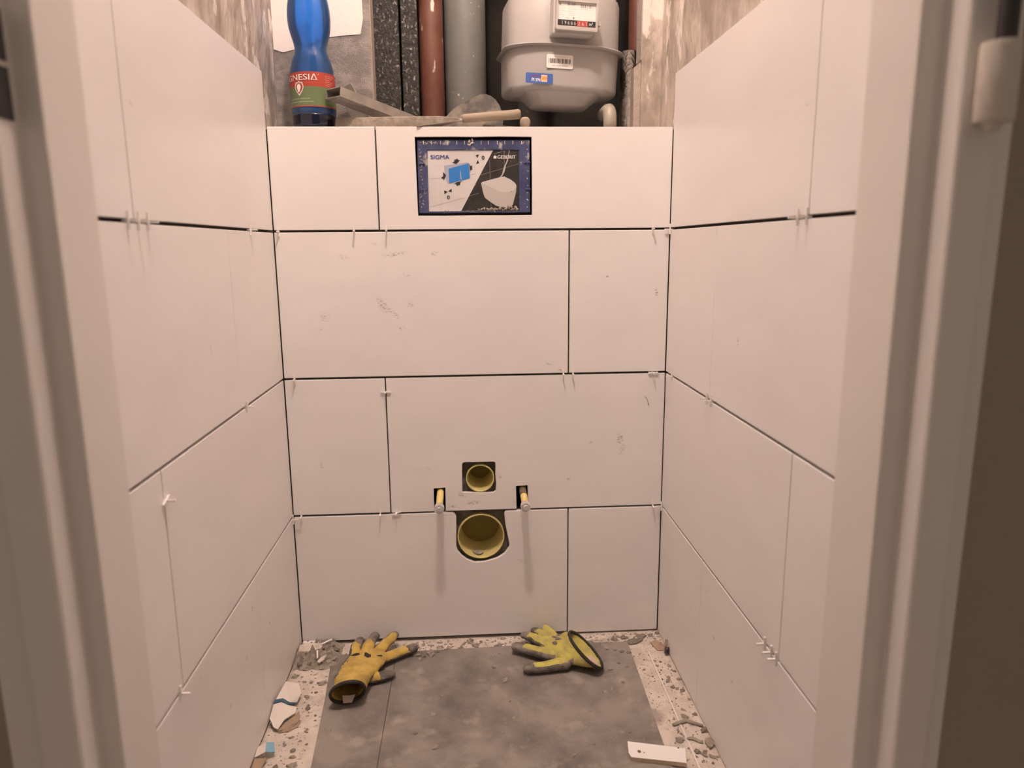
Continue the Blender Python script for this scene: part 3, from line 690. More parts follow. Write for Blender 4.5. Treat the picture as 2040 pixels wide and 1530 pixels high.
# gas meter
gm = thing('gas_meter', 'grey gas meter hanging in the pipe shaft above the ledge', 'gas meter', (.194, .2, 1.17))
def outline(w, d0, ch, r, y0, depth, shift=0):
    """plan of the case: flat front, chamfered corners"""
    cx = .1925 + shift
    pts = [(cx - ch, y0), (cx + ch, y0), (cx + w, y0 + d0), (cx + w, y0 + depth), (cx - w, y0 + depth), (cx - w, y0 + d0)]
    return rnd(pts, [r, r, r * .8, .03, .03, r * .8], 6)
def loft(secs, cap0=True, cap1=True):
    n = len(secs[0][0]); vs = []
    for pts, z in secs: vs += [(x, y, z) for x, y in pts]
    fs = []
    for k in range(len(secs) - 1):
        for i in range(n):
            j = (i + 1) % n; fs.append((k * n + i, k * n + j, (k + 1) * n + j, (k + 1) * n + i))
    if cap0: fs.append(tuple(range(n - 1, -1, -1)))
    if cap1: fs.append(tuple(range((len(secs) - 1) * n, len(secs) * n)))
    return fixn(mesh(vs, fs))
def sec(in_, z, dw=0): return (outline(.1265 - in_, .042, .066 - in_ * .5, .035, .138 + in_, .165 - 2 * in_), z)
lo = link('lower_case', loft([sec(.035, 1.1945), sec(.012, 1.1955), sec(.005, 1.1985), sec(.0022, 1.2025), sec(.0015, 1.208), sec(0, 1.285)]), M_meter, gm, smooth=True)
tub = link('bottom_tub', loft([(outline(.060, .03, .046, .012, .186, .08), 1.1730), (outline(.063, .03, .049, .012, .181, .09), 1.1745), (outline(.088, .035, .066, .012, .150, .13), 1.1962)]), M_meter, lo, smooth=True)
up_ = link('upper_case', loft([sec(.0, 1.288), sec(.0015, 1.384), sec(.0035, 1.390), sec(.008, 1.3945), sec(.018, 1.3975), sec(.04, 1.3985)]), M_meter, gm, smooth=True)
fl = link('flange', loft([sec(-.003, 1.2830), sec(-.0085, 1.2838), sec(-.0100, 1.2858), sec(-.0085, 1.2878), sec(-.002, 1.2886)]), M_meter, gm, smooth=True)
for o in (lo, up_, fl, tub):
    e_ = o.modifiers.new('es', 'EDGE_SPLIT'); e_.split_angle = .9
for x in (.094, .291):
    link('connector', lathe([(0, 1.388), (.022, 1.388), (.0235, 1.391), (.0235, 1.396), (.019, 1.398), (.019, 1.42), (.015, 1.422), (.015, 1.8), (0, 1.8)], (x, .205, 0), 24), M_steel if x > .2 else M_meter2, gm, smooth=True)
# counter
tilt = Matrix.Rotation(-.012, 4, 'Y')
cb = link('counter_box', loft([([(.1665, .139), (.1665, .1075), (.2535, .1075), (.2535, .139)], 1.299), ([(.1665, .139), (.1665, .107), (.2545, .107), (.2545, .139)], 1.372)]), M_meter2, gm, bevel=.003)
KX0, KX1, KZ0, KZ1 = .1705, .2610, 1.3065, 1.3735
link('bezel', plate(rnd(rect(.1705, .2600, 1.3045, 1.3740), [.004] * 4, 3), [rect(.1742, .2555, 1.3125, 1.3592)], .012, onY(.0965)), M_meter2, cb, bevel=.001)
dp_ = link('dial_plate', boxm(.1740, .2557, .1005, .104, 1.3120, 1.3600), M_white, cb)
def kp(y): return lambda u, v: (.1742 + u * .0813, y, 1.3125 + v * .0467)
yk = .1003
BARS = []
xx = .60
rb = random.Random(5)
while xx < .93:
    w = rb.choice([.006, .012, .02]); BARS.append([(xx, .80), (xx + w, .80), (xx + w, .95), (xx, .95)]); xx += w + rb.choice([.008, .014, .024])
link('barcode', polys(BARS, kp(yk)), M_grey, dp_)
link('register_strip', polys([[(.0, .02), (1.0, .02), (1.0, .27), (.0, .27)]], kp(yk)), M_black, dp_)
link('register_red', polys([[(.51, .03), (.79, .03), (.79, .26), (.51, .26)]], kp(yk - .0002)), M_red, dp_)
link('digits', text_mesh('1 9 6 6 6', kp(yk - .0004), (.12, .48, .07, .22)), M_lgrey, dp_)
link('digits', text_mesh('2 6 1', kp(yk - .0004), (.54, .77, .07, .22)), M_lgrey, dp_)
link('digits', text_mesh('m\u00b3', kp(yk - .0004), (.83, .93, .08, .23)), M_white, dp_)
link('lettering', text_mesh('BK-G4M', kp(yk), (.26, .46, .86, .97)), M_black, dp_)
link('lettering', text_mesh('6', kp(yk), (.04, .08, .84, .97)), M_black, dp_)
for (u0, u1, v) in ((.08, .18, .80), (.02, .2, .70), (.02, .2, .60), (.06, .12, .52), (.02, .17, .44), (.26, .48, .70), (.26, .38, .60), (.29, .43, .52), (.3, .44, .44), (.22, .30, .34), (.60, .80, .72), (.84, .92, .72), (.70, .95, .31), (.02, .07, .34)):
    link('fine_print', text_mesh('nnn nnnn', kp(yk), (u0, u1, v, v + .04)), M_lgrey, dp_)
link('dot', polys([[(.40, .31), (.44, .31), (.44, .39), (.40, .39)]], kp(yk)), M_grey, dp_)
link('side_lug', boxm(.258, .2685, .1035, .125, 1.319, 1.329), M_meter2, cb, bevel=.001)
# stickers (the whole meter hangs slightly turned, see below)
sk = link('barcode_sticker', plate(rnd(rect(.1570, .2150, 1.2385, 1.2660), [.003] * 4, 3), [], .0004, onY(.1372)), M_white, gm)
def sp_(y, x0, x1, z0, z1): return lambda u, v: (x0 + u * (x1 - x0), y, z0 + v * (z1 - z0))
S1 = sp_(.1370, .157, .215, 1.2385, 1.266)
bars = []; xx = .08
while xx < .92:
    w = rb.choice([.012, .018, .03, .035]); bars.append([(xx, .36), (min(xx + w, .93), .36), (min(xx + w, .93), .70), (xx, .70)]); xx += w + rb.choice([.01, .014, .022, .04])
link('barcode', polys(bars, S1), M_black, sk)
link('fine_print', text_mesh('nnn nnnnnn nn', S1, (.3, .72, .80, .87)), M_lgrey, sk)
link('fine_print', text_mesh('nnn nnnnn nnnnnn', S1, (.22, .8, .15, .23)), M_grey, sk)
sk2 = link('blue_sticker', plate(rnd(rect(.1125, .1715, 1.2060, 1.2265), [.002] * 4, 3), [], .0004, onY(.1372)), M_blue, gm)
S2 = sp_(.1370, .1125, .1715, 1.206, 1.2265)
link('lettering', bold_mesh('PLYN', S2, (.22, .53, .18, .50), .006), M_white, sk2)
link('fine_print', text_mesh('nnnnnn nnn', S2, (.20, .54, .62, .78)), M_red, sk2)
link('orange_square', polys([[(.57, .17), (.79, .17), (.79, .85), (.57, .85)]], S2), M_porange, sk2)
link('orange_band', polys([[(.60, .38), (.79, .38), (.79, .68), (.60, .68)]], sp_(.1368, .1125, .1715, 1.206, 1.2265)), M_orange, sk2)

gm.rotation_euler = (0, math.radians(1.6), math.radians(7)); gm.location.x -= .001; gm.location.x += .010
cb.location.x -= .021; sk.location.x -= .016; sk2.location.x -= .016
# ------------------------------------------------------------------ gloves
def ell(c, u, v, a, b, n=28, fold=0):
    c, u, v = V(c), V(u).normalized(), V(v).normalized(); out = []
    for i in range(n):
        t = 2 * math.pi * i / n
        out.append(c + u * a * math.cos(t) + v * b * math.sin(t))
    return out
def loftv(rings, cap0, cap1):
    n = len(rings[0]); vs = [p for r in rings for p in r]; fs = []
    for k in range(len(rings) - 1):
        for i in range(n):
            j = (i + 1) % n; fs.append((k * n + i, k * n + j, (k + 1) * n + j, (k + 1) * n + i))
    if cap0: fs.append(tuple(range(n - 1, -1, -1)))
    if cap1: fs.append(tuple(range((len(rings) - 1) * n, len(rings) * n)))
    return fixn(mesh(vs, fs))
def finger(pts, rads, sq=.8):
    P = [V(p) for p in pts]; pp_, rr = [], []
    # rounded ends
    d0 = (P[1] - P[0]).normalized(); d1 = (P[-1] - P[-2]).normalized()
    for k in range(4):
        t = math.pi / 2 * k / 4; pp_.append(P[0] - d0 * rads[0] * math.cos(t) * .9); rr.append(max(rads[0] * math.sin(t), .0006))
    for i in range(len(P)):
        pp_.append(P[i]); rr.append(rads[i])
        if i < len(P) - 1: pp_.append((P[i] + P[i + 1]) / 2); rr.append((rads[i] + rads[i + 1]) / 2)
    for k in range(1, 5):
        t = math.pi / 2 * k / 4; pp_.append(P[-1] + d1 * rads[-1] * math.sin(t) * .95); rr.append(max(rads[-1] * math.cos(t), .0006))
    return tubem(pp_, rr, 16, True, sq)
def remesh(me, vox, smooth_it=6):
    o = bpy.data.objects.new('tmp', me)
    m_ = o.modifiers.new('r', 'REMESH'); m_.mode = 'VOXEL'; m_.voxel_size = vox
    s_ = o.modifiers.new('s', 'SMOOTH'); s_.factor = .5; s_.iterations = smooth_it
    out = ev_mesh(o); bpy.data.objects.remove(o); return out
def glove(name, label, base, rings, fingers, iscoat, bindring, cloth, mk, wr_amp, wr_scale, cloth_mat, dents=()):
    t = thing(name, label, 'glove', base, 'work gloves')
    R = [ell(*r) for r in rings]
    inner_r = []
    for (c, u, v, a, b) in rings[:3]: inner_r.append(ell(c, u, v, a - .0030, b - .0030))
    c, u, v, a, b = rings[2]; c2 = V(rings[3][0]) * .3 + V(c) * .7
    inner_r.append(ell(c2, u, v, (a - .003) * .5, (b - .003) * .5))
    ax = (V(rings[-1][0]) - V(rings[-2][0])).normalized()
    cL, uL, vL, aL, bL = rings[-1]
    R.append(ell(V(cL) + ax * .008, uL, vL, aL * .85, bL * .75)); R.append(ell(V(cL) + ax * .013, uL, vL, aL * .55, bL * .4))
    allr = list(reversed(inner_r)) + R          # inner end -> inner lip -> outer lip -> knuckles
    parts = [loftv(allr, True, True)] + [finger(*f) for f in fingers]
    me = remesh(join(parts), .0014, 5)
    nv = len(me.vertices)
    nrm = [v.normal.copy() for v in me.vertices]; pos = [v.co.copy() for v in me.vertices]; flat = []
    for p, nr in zip(pos, nrm):
        k = wr_amp * (noise.noise(p * wr_scale) + .5 * noise.noise(p * wr_scale * 2.3 + V((3, 1, 7))))
        q = p + nr * k
        for (dx, dy, rx, ry, ang, dep) in dents:
            ca, sa = math.cos(ang), math.sin(ang); ex, ey = p.x - dx, p.y - dy
            a_ = (ex * ca + ey * sa) / rx; b_ = (-ex * sa + ey * ca) / ry; w = math.exp(-(a_ * a_ + b_ * b_) * 1.5)
            if p.z > .008: q.z -= dep * w
        q.z = max(q.z, .0002); flat += [q.x, q.y, q.z]
    me.vertices.foreach_set('co', flat); me.update()
    co, kn = [], []
    for f in me.polygons: (co if iscoat(f.center, f.normal) else kn).append(tuple(f.vertices))
    def sub(faces):
        idx = {}; vs = []; fs = []
        for f in faces:
            g = []
            for i in f:
                if i not in idx: idx[i] = len(vs); vs.append(me.vertices[i].co.copy())
                g.append(idx[i])
            fs.append(tuple(g))
        return mesh(vs, fs)
    link('knit_back', sub(kn), mk, t, smooth=True); link('rubber_coating', sub(co), M_coat, t, smooth=True)
    c, u, v, a, b = bindring; pts = ell(c, u, v, a, b, 40); ring = []
    vs, fs = [], []; n = len(pts); cc = V(c); nn = V(u).cross(V(v)).normalized()
    for i, p in enumerate(pts):
        o_ = (p - cc).normalized()
        for k in range(8):
            tt = 2 * math.pi * k / 8; q = p + o_ * .0030 * math.cos(tt) + nn * .0038 * math.sin(tt); q.z = max(q.z, .0003); vs.append(q)
    for i in range(n):
        for k in range(8):
            j = (i + 1) % n; l_ = (k + 1) % 8; fs.append((i * 8 + k, j * 8 + k, j * 8 + l_, i * 8 + l_))
    link('cuff_binding', fixn(mesh(vs, fs)), M_bind, t, smooth=True)
    if cloth: link('care_label', cloth, cloth_mat, t, smooth=True)
    return t

# left glove: cuff towards the door, fingers against the back wall, back of the hand up
ringsL = [((-.2620, -.2330, .0320), (.98, .14, .10), (.06, -.40, .92), .0325, .0320),
          ((-.2605, -.2030, .0285), (.97, .2, .08), (.05, -.25, .96), .0345, .0270),
          ((-.2590, -.1650, .0230), (.98, .15, 0), (0, -.1, 1), .0400, .0205),
          ((-.2500, -.1250, .0200), (.98, .1, 0), (0, 0, 1), .0450, .0165),
          ((-.2430, -.0950, .0185), (.98, .05, 0), (0, 0, 1), .0440, .0145)]
fingersL = [([(-.2720, -.095, .016), (-.2745, -.055, .020), (-.2690, -.026, .018)], [.0125, .0115, .0100]),
            ([(-.2500, -.090, .018), (-.2440, -.050, .026), (-.2370, -.022, .024)], [.0130, .0115, .0105]),
            ([(-.2280, -.090, .018), (-.2080, -.052, .026), (-.1930, -.024, .026)], [.0130, .0120, .0105]),
            ([(-.2120, -.100, .016), (-.1800, -.078, .015), (-.1500, -.058, .014)], [.0130, .0115, .0110]),
            ([(-.2260, -.160, .012), (-.2050, -.155, .011), (-.1880, -.148, .011)], [.0130, .0110, .0095])]
tipsL = [(V((-.2690, -.020, .018)), .034), (V((-.2370, -.015, .024)), .042), (V((-.1930, -.015, .026)), .018), (V((-.147, -.055, .014)), .024), (V((-.188, -.148, .011)), .028)]
def coatL(c, n):
    if c.y < -.19: return n.z < -.45 and c.z < .012
    for p, r in tipsL:
        if (c - p).length < r + .004 * noise.noise(c * 120): return True
    return n.z < -.05 or (n.x < -.45 and c.x < -.278)
clL = mesh([(-.272, -.232, .007), (-.256, -.231, .007), (-.250, -.220, .017), (-.262, -.224, .018), (-.276, -.220, .016)], [(0, 1, 2, 3, 4)])
glove('work_glove', 'yellow work glove with holes and open cuff lying at the left on the floor', (-.245, -.13, 0), ringsL, fingersL, coatL,
      ((-.2622, -.2350, .0325), (.98, .14, .10), (.06, -.40, .92), .0327, .0320), clL, M_knit, .0018, 50, M_cloth,
      [(-.232, -.115, .004, .02, .5, .005), (-.225, -.15, .012, .006, .3, .005), (-.262, -.105, .012, .006, .6, .004), (-.245, -.085, .004, .014, 0, .003)])
# worn holes of the left glove (dark openings seen from above)
gl = bpy.data.objects['work_glove']
def patch(cx, cy, rx, ry, z, ang, sd, par, m_, name):
    pts = []
    for i in range(16):
        t = 2 * math.pi * i / 16; k = 1 + .3 * noise.noise(V((math.cos(t) * 1.5, math.sin(t) * 1.5, sd)))
        a, b = rx * k * math.cos(t), ry * k * math.sin(t); pts.append((cx + a * math.cos(ang) - b * math.sin(ang), cy + a * math.sin(ang) + b * math.cos(ang)))
    return pts
def drape(par, pts, m_, name, lift=.0004):
    """lay a small patch on the top of the glove"""
    tgt = [c for c in par.children if c.name.startswith('knit_back') or c.name.startswith('rubber')]
    def top(x, y):
        best = None
        for o in tgt:
            ok, loc, nn, _ = o.ray_cast(V((x, y, .2)) - wloc(o), V((0, 0, -1)))
            if ok and (best is None or loc.z > best): best = loc.z
        return (best if best is not None else .02) + wloc(par).z
    cx = sum(p[0] for p in pts) / len(pts); cy = sum(p[1] for p in pts) / len(pts); vs = []
    for f in (1, .66, .33):
        vs += [(cx + (x - cx) * f, cy + (y - cy) * f, top(cx + (x - cx) * f, cy + (y - cy) * f) + lift) for x, y in pts]
    n = len(pts); vs.append((cx, cy, top(cx, cy) + lift)); fs = []
    for k in range(2):
        for i in range(n): j = (i + 1) % n; fs.append((k * n + i, k * n + j, (k + 1) * n + j, (k + 1) * n + i))
    for i in range(n): fs.append((2 * n + i, 2 * n + (i + 1) % n, 3 * n))
    return link(name, fixn(mesh(vs, fs)), m_, par, smooth=True)
for cx, cy, rx, ry, a, sd in ((-.267, -.104, .0100, .0055, .25, 1), (-.240, -.114, .0070, .0105, .4, 2), (-.216, -.112, .0070, .0028, .5, 3)):
    drape(gl, patch(cx, cy, rx, ry, 0, a, sd, gl, M_bind, 'worn_hole'), M_bind, 'worn_hole')

# right glove: fingers to the left, open cuff to the right
ringsR = [((.2140, -.1180, .0290), (.25, -.93, -.10), (.80, .18, -.56), .0590, .0330),
          ((.1960, -.1110, .0270), (.20, -.97, -.08), (.55, .10, -.82), .0550, .0255),
          ((.1780, -.1040, .0230), (.15, -.98, -.03), (.15, 0, -1), .0510, .0190),
          ((.1580, -.0970, .0200), (.12, -.98, 0), (0, 0, -1), .0470, .0165),
          ((.1400, -.0880, .0185), (.25, -.95, 0), (0, 0, -1), .0430, .0150)]
fingersR = [([(.148, -.118, .017), (.110, -.096, .017), (.073, -.074, .0155)], [.0140, .0130, .0125]),
            ([(.140, -.086, .019), (.112, -.052, .021), (.094, -.032, .017)], [.0130, .0115, .0105]),
            ([(.146, -.066, .019), (.130, -.034, .021), (.118, -.017, .018)], [.0125, .0110, .0100]),
            ([(.160, -.056, .019), (.150, -.030, .022), (.143, -.014, .022)], [.0120, .0105, .0090]),
            ([(.170, -.142, .014), (.125, -.150, .013), (.090, -.152, .0125)], [.0150, .0125, .0110])]
tipsR = [(V((.070, -.072, .0155)), .026), (V((.092, -.028, .017)), .020), (V((.116, -.014, .018)), .017), (V((.140, -.006, .018)), .010), (V((.085, -.152, .0125)), .022)]
def coatR(c, n):
    if c.x > .185: return n.z < -.3 and c.z < .01
    for p, r in tipsR:
        if (c - p).length < r + .004 * noise.noise(c * 120): return True
    if c.x < .150 or c.y < -.150: return (n.z * .62 + n.y * .78) < .02
    return n.z < .05
clR = mesh([(.204, -.150, .0235), (.214, -.165, .019), (.232, -.168, .0125), (.239, -.152, .0115), (.238, -.138, .013), (.226, -.126, .021), (.222, -.148, .0185)], [(0, 1, 6), (1, 2, 6), (2, 3, 6), (3, 4, 6), (4, 5, 6), (5, 0, 6)])
gr = glove('work_glove', 'lime yellow work glove with dark fingers and dark bound cuff, right on floor', (.165, -.10, 0), ringsR, fingersR, coatR,
      ((.2152, -.1183, .0292), (.25, -.93, -.10), (.80, .18, -.56), .0595, .0333), clR, M_knit2, .0013, 55, M_cloth2,
      [(.195, -.125, .016, .004, .8, .004), (.172, -.128, .004, .018, .5, .003), (.165, -.075, .010, .014, 0, .003)])
for cx, cy, rx, ry, a, sd in ((.158, -.075, .006, .012, .6, 5), (.170, -.062, .011, .007, .2, 6), (.153, -.098, .005, .008, .3, 7), (.162, -.088, .004, .008, 1.2, 8)):
    drape(gr, patch(cx, cy, rx, ry, 0, a, sd, gr, M_coat, 'grey_smudge'), M_coat, 'grey_smudge', .0002)

# ------------------------------------------------------------------ rubble on the floor
of = thing('tile_offcut', 'white tile offcut lying on the floor near the right front', 'tile piece', (.293, -.41, 0))
def ofm(a, b, w): return (a, b, .0005 + w)
OP = [(.2478, -.3797), (.3436, -.4048), (.3355, -.4400), (.2455, -.4195), (.2432, -.408)]
link('biscuit', plate([(.293 + (x - .293) * .995, -.41 + (y + .41) * .99) for x, y in OP], [], .0068, ofm), M_bisc, of)
link('glaze', plate(OP, [], .0013, lambda a, b, w: (a, b, .0073 + w)), M_tile, of, bevel=.0004)
for x, y, r in ((.262, -.408, .003), (.270, -.411, .0012), (.332, -.404, .0016)):
    q = lump(r, x * 90, .6, 2); q.transform(Matrix.Translation((x, y, .0086))); link('crumb', q, M_crumbd, of)

def slab(name, label, cat, pts, th, m_, z=FZ, wav=.0015, par=None):
    n = len(pts); cx = sum(p[0] for p in pts) / n; cy = sum(p[1] for p in pts) / n; vs = []
    for top in (0, 1):
        for f in (1, .6):
            for (x, y) in pts:
                X, Y = cx + (x - cx) * f, cy + (y - cy) * f
                vs.append((X, Y, z + (th * (.75 if f == 1 else 1.0) + wav * noise.noise(V((X * 60, Y * 60, th * 100))) if top else 0)))
    fs = []
    for s_ in (0, 2):
        for i in range(n):
            j = (i + 1) % n; fs.append((s_ * n + i, s_ * n + j, (s_ + 1) * n + j, (s_ + 1) * n + i))
        fs.append(tuple((s_ + 1) * n + i for i in range(n)))
    for i in range(n): j = (i + 1) % n; fs.append((i, j, 2 * n + j, 2 * n + i))
    o = link(name, fixn(mesh(vs, fs)), m_, base=(cx, cy, z))
    return tag(o, label, cat)
mp = slab('mortar_flake', 'flat oval dark mortar flake with a pale speck, by the right back corner', 'mortar flake',
     [(.320, -.050), (.323, -.040), (.336, -.033), (.345, -.024), (.356, -.016), (.368, -.015), (.371, -.022), (.362, -.030), (.357, -.041), (.343, -.052), (.328, -.056)], .005, M_crumbd)
q = lump(.003, 2, .5, 2); q.transform(Matrix.Translation((.3445, -.036, .0012))); link('pale_speck', q, M_chalk, mp)
slab('clay_shard', 'thin reddish tan shard lying by the right wall near the back corner', 'shard', [(.372, -.05), (.386, -.044), (.398, -.052), (.4015, -.082), (.381, -.083)], .004, mat('tan shard', (.42, .29, .21), .9, bump=(80, .6), mix=((.33, .22, .17), 40)))
wp = thing('plastic_plug', 'small dark plug with a tan stick leaning at the right wall', 'plug', (.398, -.095, FZ))
link('stick', tubem([(.3925, -.092, FZ + .004), (.4005, -.081, .022)], .0028, 8), M_wood, wp)
link('plug', tubem([(.3955, -.100, FZ + .005), (.3985, -.094, .012)], .0048, 12), M_hpin, wp, smooth=True)
def worm(label, pts, r):
    o = link('mortar_string', tubem([(x, y, FZ + r * .6) for x, y in pts], [r * (.55 + .45 * math.sin(math.pi * (i + .6) / len(pts))) for i in range(len(pts))], 10, True, .7), M_crumb, base=(pts[0][0], pts[0][1], FZ), smooth=True)
    tag(o, label, 'mortar string')
worm('bent grey mortar string between floor and right wall, the longer one', [(.344, -.330), (.352, -.326), (.362, -.323), (.372, -.319), (.382, -.326), (.390, -.331), (.398, -.336)], .0045)
worm('short wavy grey mortar string just behind the tile offcut', [(.3585, -.369), (.365, -.367), (.372, -.370), (.379, -.377), (.384, -.380)], .0036)

# torn cardboard scraps by the left wall
def card_scrap(name, label, base, sheets):
    t = thing(name, label, 'cardboard scrap', base)
    for nm, vs, fs, m_ in sheets:
        o = link(nm, mesh(vs, fs), m_, t); s_ = o.modifiers.new('sol', 'SOLIDIFY'); s_.thickness = .0016; s_.offset = 0
    return t
card_scrap('cardboard_scrap', 'folded white cardboard scrap with dark blue stripe against the left wall', (-.38, -.24, FZ), [
    ('upper_flap', [(-.3995, -.232, .020), (-.392, -.182, .026), (-.368, -.178, .018), (-.360, -.195, .008), (-.362, -.222, .007), (-.372, -.236, .016)], [(0, 1, 2, 3, 4, 5)], M_paper),
    ('blue_stripe', [(-.3998, -.244, .021), (-.3996, -.233, .0215), (-.385, -.2325, .0235), (-.372, -.237, .0175), (-.364, -.226, .0085), (-.363, -.231, .008), (-.371, -.243, .0165), (-.386, -.240, .022)], [(0, 1, 2, 7), (2, 3, 6, 7), (3, 4, 5, 6)], M_stripe),
    ('lower_flap', [(-.3998, -.245, .020), (-.386, -.241, .021), (-.371, -.244, .0155), (-.358, -.244, .012), (-.357, -.258, .009), (-.372, -.276, .009), (-.380, -.296, .004), (-.388, -.293, .006), (-.3995, -.275, .012)], [(0, 1, 8), (1, 2, 7, 8), (2, 5, 6, 7), (2, 3, 4, 5)], M_paper),
    ('torn_brown_layer', [(-.380, -.296, .001), (-.371, -.279, .005), (-.357, -.262, .006), (-.351, -.255, .010), (-.347, -.262, .004), (-.350, -.276, .001), (-.362, -.289, -.002)], [(0, 1, 2, 3, 4, 5, 6)], M_tan),
    ('torn_brown_edge', [(-.379, -.297, -.0025), (-.362, -.287, .002), (-.350, -.272, .002), (-.345, -.266, -.001), (-.348, -.282, -.0028), (-.362, -.294, -.0028)], [(0, 1, 2, 3, 4, 5)], M_tan)])
card_scrap('cardboard_scrap', 'small white cardboard scrap with light blue end, by the left wall at the front', (-.385, -.365, FZ), [
    ('white_face', [(-.4005, -.350, .010), (-.386, -.347, .016), (-.383, -.365, .011), (-.4005, -.368, .004)], [(0, 1, 2, 3)], M_paper),
    ('blue_end', [(-.386, -.347, .0165), (-.374, -.343, .013), (-.3685, -.361, .006), (-.383, -.3655, .0115)], [(0, 1, 2, 3)], M_teal),
    ('torn_brown_layer', [(-.4005, -.370, .003), (-.378, -.371, .004), (-.385, -.389, -.0015), (-.4005, -.396, -.0015)], [(0, 1, 2, 3)], M_tan)])
# mortar heap in the left back corner with white scraps
hv, hf = [], []
NX, NY = 44, 40
for i in range(NX + 1):
    for j in range(NY + 1):
        x = -.4005 + .095 * i / NX; y = -.100 + .098 * j / NY
        e = min(1, (y + .100 + .008 * noise.noise(V((x * 60, 0, 4)))) / .018) * min(1, max(0, (-.306 + .006 * noise.noise(V((0, y * 60, 2))) - x)) / .02)
        h = (.011 + .010 * noise.noise(V((x * 45, y * 45, 1))) + .014 * abs(noise.noise(V((x * 110, y * 110, 6)))) * (1 if y < -.02 else .55) + .004 * noise.noise(V((x * 260, y * 260, 3)))) * max(0, e)
        hv.append((x, y, FZ - .001 + max(h, 0)))
for i in range(NX):
    for j in range(NY): a = i * (NY + 1) + j; hf.append((a, a + NY + 1, a + NY + 2, a + 1))
tag(link('mortar_heap', mesh(hv, hf), M_crumb, base=(-.355, -.05, FZ), smooth=False), 'heap of crumbled grey mortar in the left back corner', 'mortar heap', kind='stuff')
slab('chalky_scrap', 'white chalky plaster scrap on top of the mortar heap', 'plaster scrap', [(-.399, -.030), (-.385, -.020), (-.357, -.022), (-.348, -.030), (-.352, -.045), (-.372, -.056), (-.397, -.054)], .006, M_chalk, .010, .006)
slab('paper_scrap', 'torn white paper scrap beside the left glove', 'paper scrap', [(-.352, -.083), (-.345, -.075), (-.336, -.062), (-.333, -.068), (-.338, -.082), (-.346, -.092)], .003, M_chalk, .006, .006)
stp = link('tile_strip', obox((-.376, -.0065, .006), (.022, 0, 0), (0, .0045, 0), (0, 0, .0022)), M_tile, base=(-.376, -.0065, .003), bevel=.0006)
tag(stp, 'thin white tile strip lying against the back wall in the left corner', 'tile strip')
for (a, b, lab) in (((-.352, -.036, .018), (-.333, -.014, .016), 'white spacer stick lying on the mortar heap towards the back wall'), ((-.356, -.058, .017), (-.352, -.078, .010), 'white spacer stick lying on the mortar heap towards the left glove')):
    tag(link('spacer_stick', tubem([a, b], .0018, 6), M_spacer, base=a), lab, 'spacer stick', 'white spacer sticks')

# countable crumbs, sharing meshes
protos = [lump(1, 20 + k, .42 + .1 * (k % 3), 2, .75) for k in range(6)]
for i, p in enumerate(protos): p.materials.append((M_crumb, M_crumbd)[i % 3 == 1])
def crumb(x, y, r, z, label, group, k, chalk=False):
    o = bpy.data.objects.new('mortar_crumb', protos[k % 6]); COL.objects.link(o)
    o.location = (x, y, z); o.scale = (r * random.uniform(.8, 1.3), r * random.uniform(.6, 1.0), r * .75); o.rotation_euler = (0, 0, random.uniform(0, 6.28))
    tag(o, label, 'mortar crumb', group)
RC = 'grey mortar crumb scattered on the pale floor strip along the right wall'
for i, (x, y, r) in enumerate([(.3739, -.3075, .008), (.3985, -.346, .0085), (.3960, -.380, .0105), (.3455, -.3680, .0085), (.3930, -.2255, .0052), (.3724, -.1935, .0058), (.3640, -.1376, .0045), (.3672, -.400, .0062), (.3760, -.408, .0055),
        (.3600, -.204, .0042), (.362, -.186, .0036), (.378, -.180, .0040), (.397, -.188, .0050), (.377, -.214, .0058), (.384, -.220, .0042), (.3655, -.12, .0040), (.3760, -.124, .0036), (.3900, -.140, .0042), (.3755, -.284, .0045), (.395, -.30, .0042),
        (.350, -.344, .0040), (.353, -.352, .0035), (.346, -.175, .0030), (.334, -.150, .0030), (.398, -.255, .0034), (.381, -.40, .0040), (.390, -.415, .0045), (.37, -.424, .0040), (.385, -.43, .0035), (.3985, -.415, .0040), (.355, -.39, .0032), (.361, -.412, .0034), (.352, -.31, .0032), (.373, -.25, .0030), (.396, -.16, .0034)]):
    crumb(x, y, r, FZ, RC, 'crumbs along the right wall', i)
HC = 'rough grey mortar crumb on the heap in the left back corner'
rh = random.Random(31)
for i in range(26):
    crumb(rh.uniform(-.394, -.318), rh.uniform(-.088, -.022), rh.uniform(.0035, .0085), FZ + rh.uniform(.007, .011), HC, 'crumbs on the mortar heap', i)
LC = 'grey mortar crumb scattered on the pale floor strip along the left wall'
for i, (x, y, r) in enumerate([(-.330, -.148, .0088), (-.336, -.178, .0044), (-.352, -.190, .0046), (-.349, -.196, .0034), (-.341, -.228, .0065), (-.352, -.143, .0046), (-.366, -.14, .0044), (-.342, -.218, .0034), (-.330, -.296, .0036), (-.337, -.250, .0030),
        (-.342, -.346, .0060), (-.338, -.362, .0052), (-.335, -.385, .0085), (-.362, -.385, .0060), (-.352, -.31, .0040), (-.36, -.33, .0044), (-.322, -.25, .003), (-.39, -.12, .0060), (-.38, -.162, .004), (-.321, -.33, .003)]):
    crumb(x, y, r, FZ, LC, 'crumbs along the left wall', i)
BC_ = 'grey mortar crumb on the pale floor strip along the back wall'
rq = random.Random(11)
for i in range(46):
    x = rq.uniform(-.13, .40); y = rq.uniform(-.040, -.006)
    if .07 < x < .2 and y > -.03: continue
    crumb(x, y, rq.uniform(.0028, .0075), FZ, BC_, 'crumbs along the back wall', i)
GC = 'small mortar crumb lying on the grey floor boards'
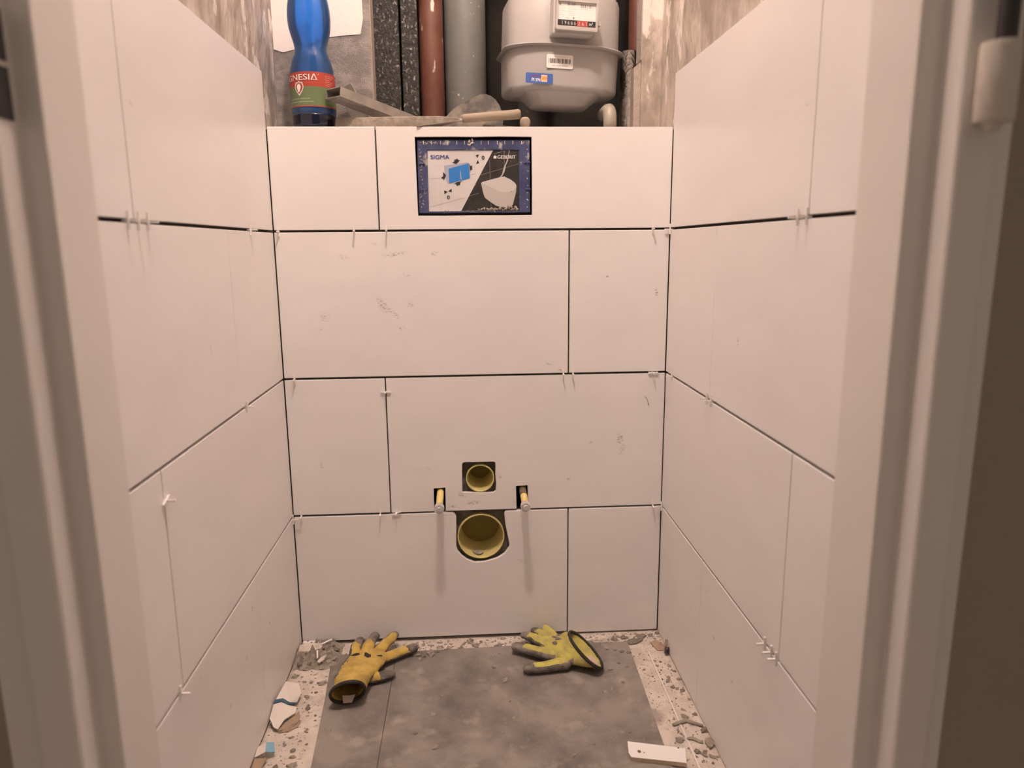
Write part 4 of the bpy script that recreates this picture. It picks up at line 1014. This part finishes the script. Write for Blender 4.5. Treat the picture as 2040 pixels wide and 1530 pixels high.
for i, (x, y, r) in enumerate([(-.145, -.062, .009), (-.128, -.070, .0075), (-.112, -.064, .0085), (-.135, -.080, .006), (-.10, -.055, .006), (.02, -.080, .0035), (.035, -.073, .003), (.022, -.125, .005), (.043, -.172, .0055), (.02, -.182, .003), (.30, -.085, .006), (.288, -.078, .0045), (.27, -.072, .007), (.315, -.09, .005),
        (.262, -.150, .004), (.27, -.165, .0035), (.28, -.195, .0045), (.255, -.215, .0045), (.237, -.225, .0055), (.285, -.128, .0035), (.30, -.14, .0035), (.20, -.28, .003), (.048, -.24, .003), (.053, -.29, .0035), (-.10, -.268, .0045), (-.13, -.32, .005), (-.09, -.36, .005), (.03, -.33, .004), (.19, -.37, .0045), (.225, -.36, .004), (.245, -.345, .004), (.26, -.345, .0035), (.15, -.40, .004)]):
    crumb(x, y, r, -.0003, GC, 'crumbs on the floor boards', i)
# fine grit, not countable
gv, gf = [], []
rg = random.Random(21)
def grit(x, y, r, z):
    k = len(gv); a = rg.uniform(0, 6.28)
    for t in range(4): gv.append((x + r * math.cos(a + t * 1.57) * rg.uniform(.6, 1.2), y + r * math.sin(a + t * 1.57) * rg.uniform(.6, 1.2), z))
    gv.append((x, y, z + r * rg.uniform(.5, .9)))
    for t in range(4): gf.append((k + t, k + (t + 1) % 4, k + 4))
for _ in range(520): grit(rg.uniform(.322, .40), rg.uniform(-.62, -.003), abs(rg.gauss(0, .0013)) + .0004, FZ)
for _ in range(360): grit(rg.uniform(-.40, -.318), rg.uniform(-.62, -.1), abs(rg.gauss(0, .0013)) + .0004, FZ)
for _ in range(520): grit(rg.uniform(-.30, .40), rg.uniform(-.044, -.003), abs(rg.gauss(0, .0018)) + .0005, FZ)
for _ in range(320): grit(rg.uniform(-.30, .30), rg.uniform(-.60, -.05), abs(rg.gauss(0, .0011)) + .0003, -.0003)
tag(link('mortar_grit', mesh(gv, gf), M_crumb, base=(0, -.3, FZ)), 'fine mortar grit scattered over the whole floor', 'grit', kind='stuff')
# brown streak of adhesive on the right half of the back wall
stx = link('adhesive_streak', tubem([(.3590, -.0004, .548), (.3630, -.0006, .541), (.3655, -.0006, .534), (.3665, -.0005, .529)], [.0006, .0010, .0014, .0020], 8, True, .5), M_crumb, wb, smooth=True)
bpy.data.scenes.remove(SCR)
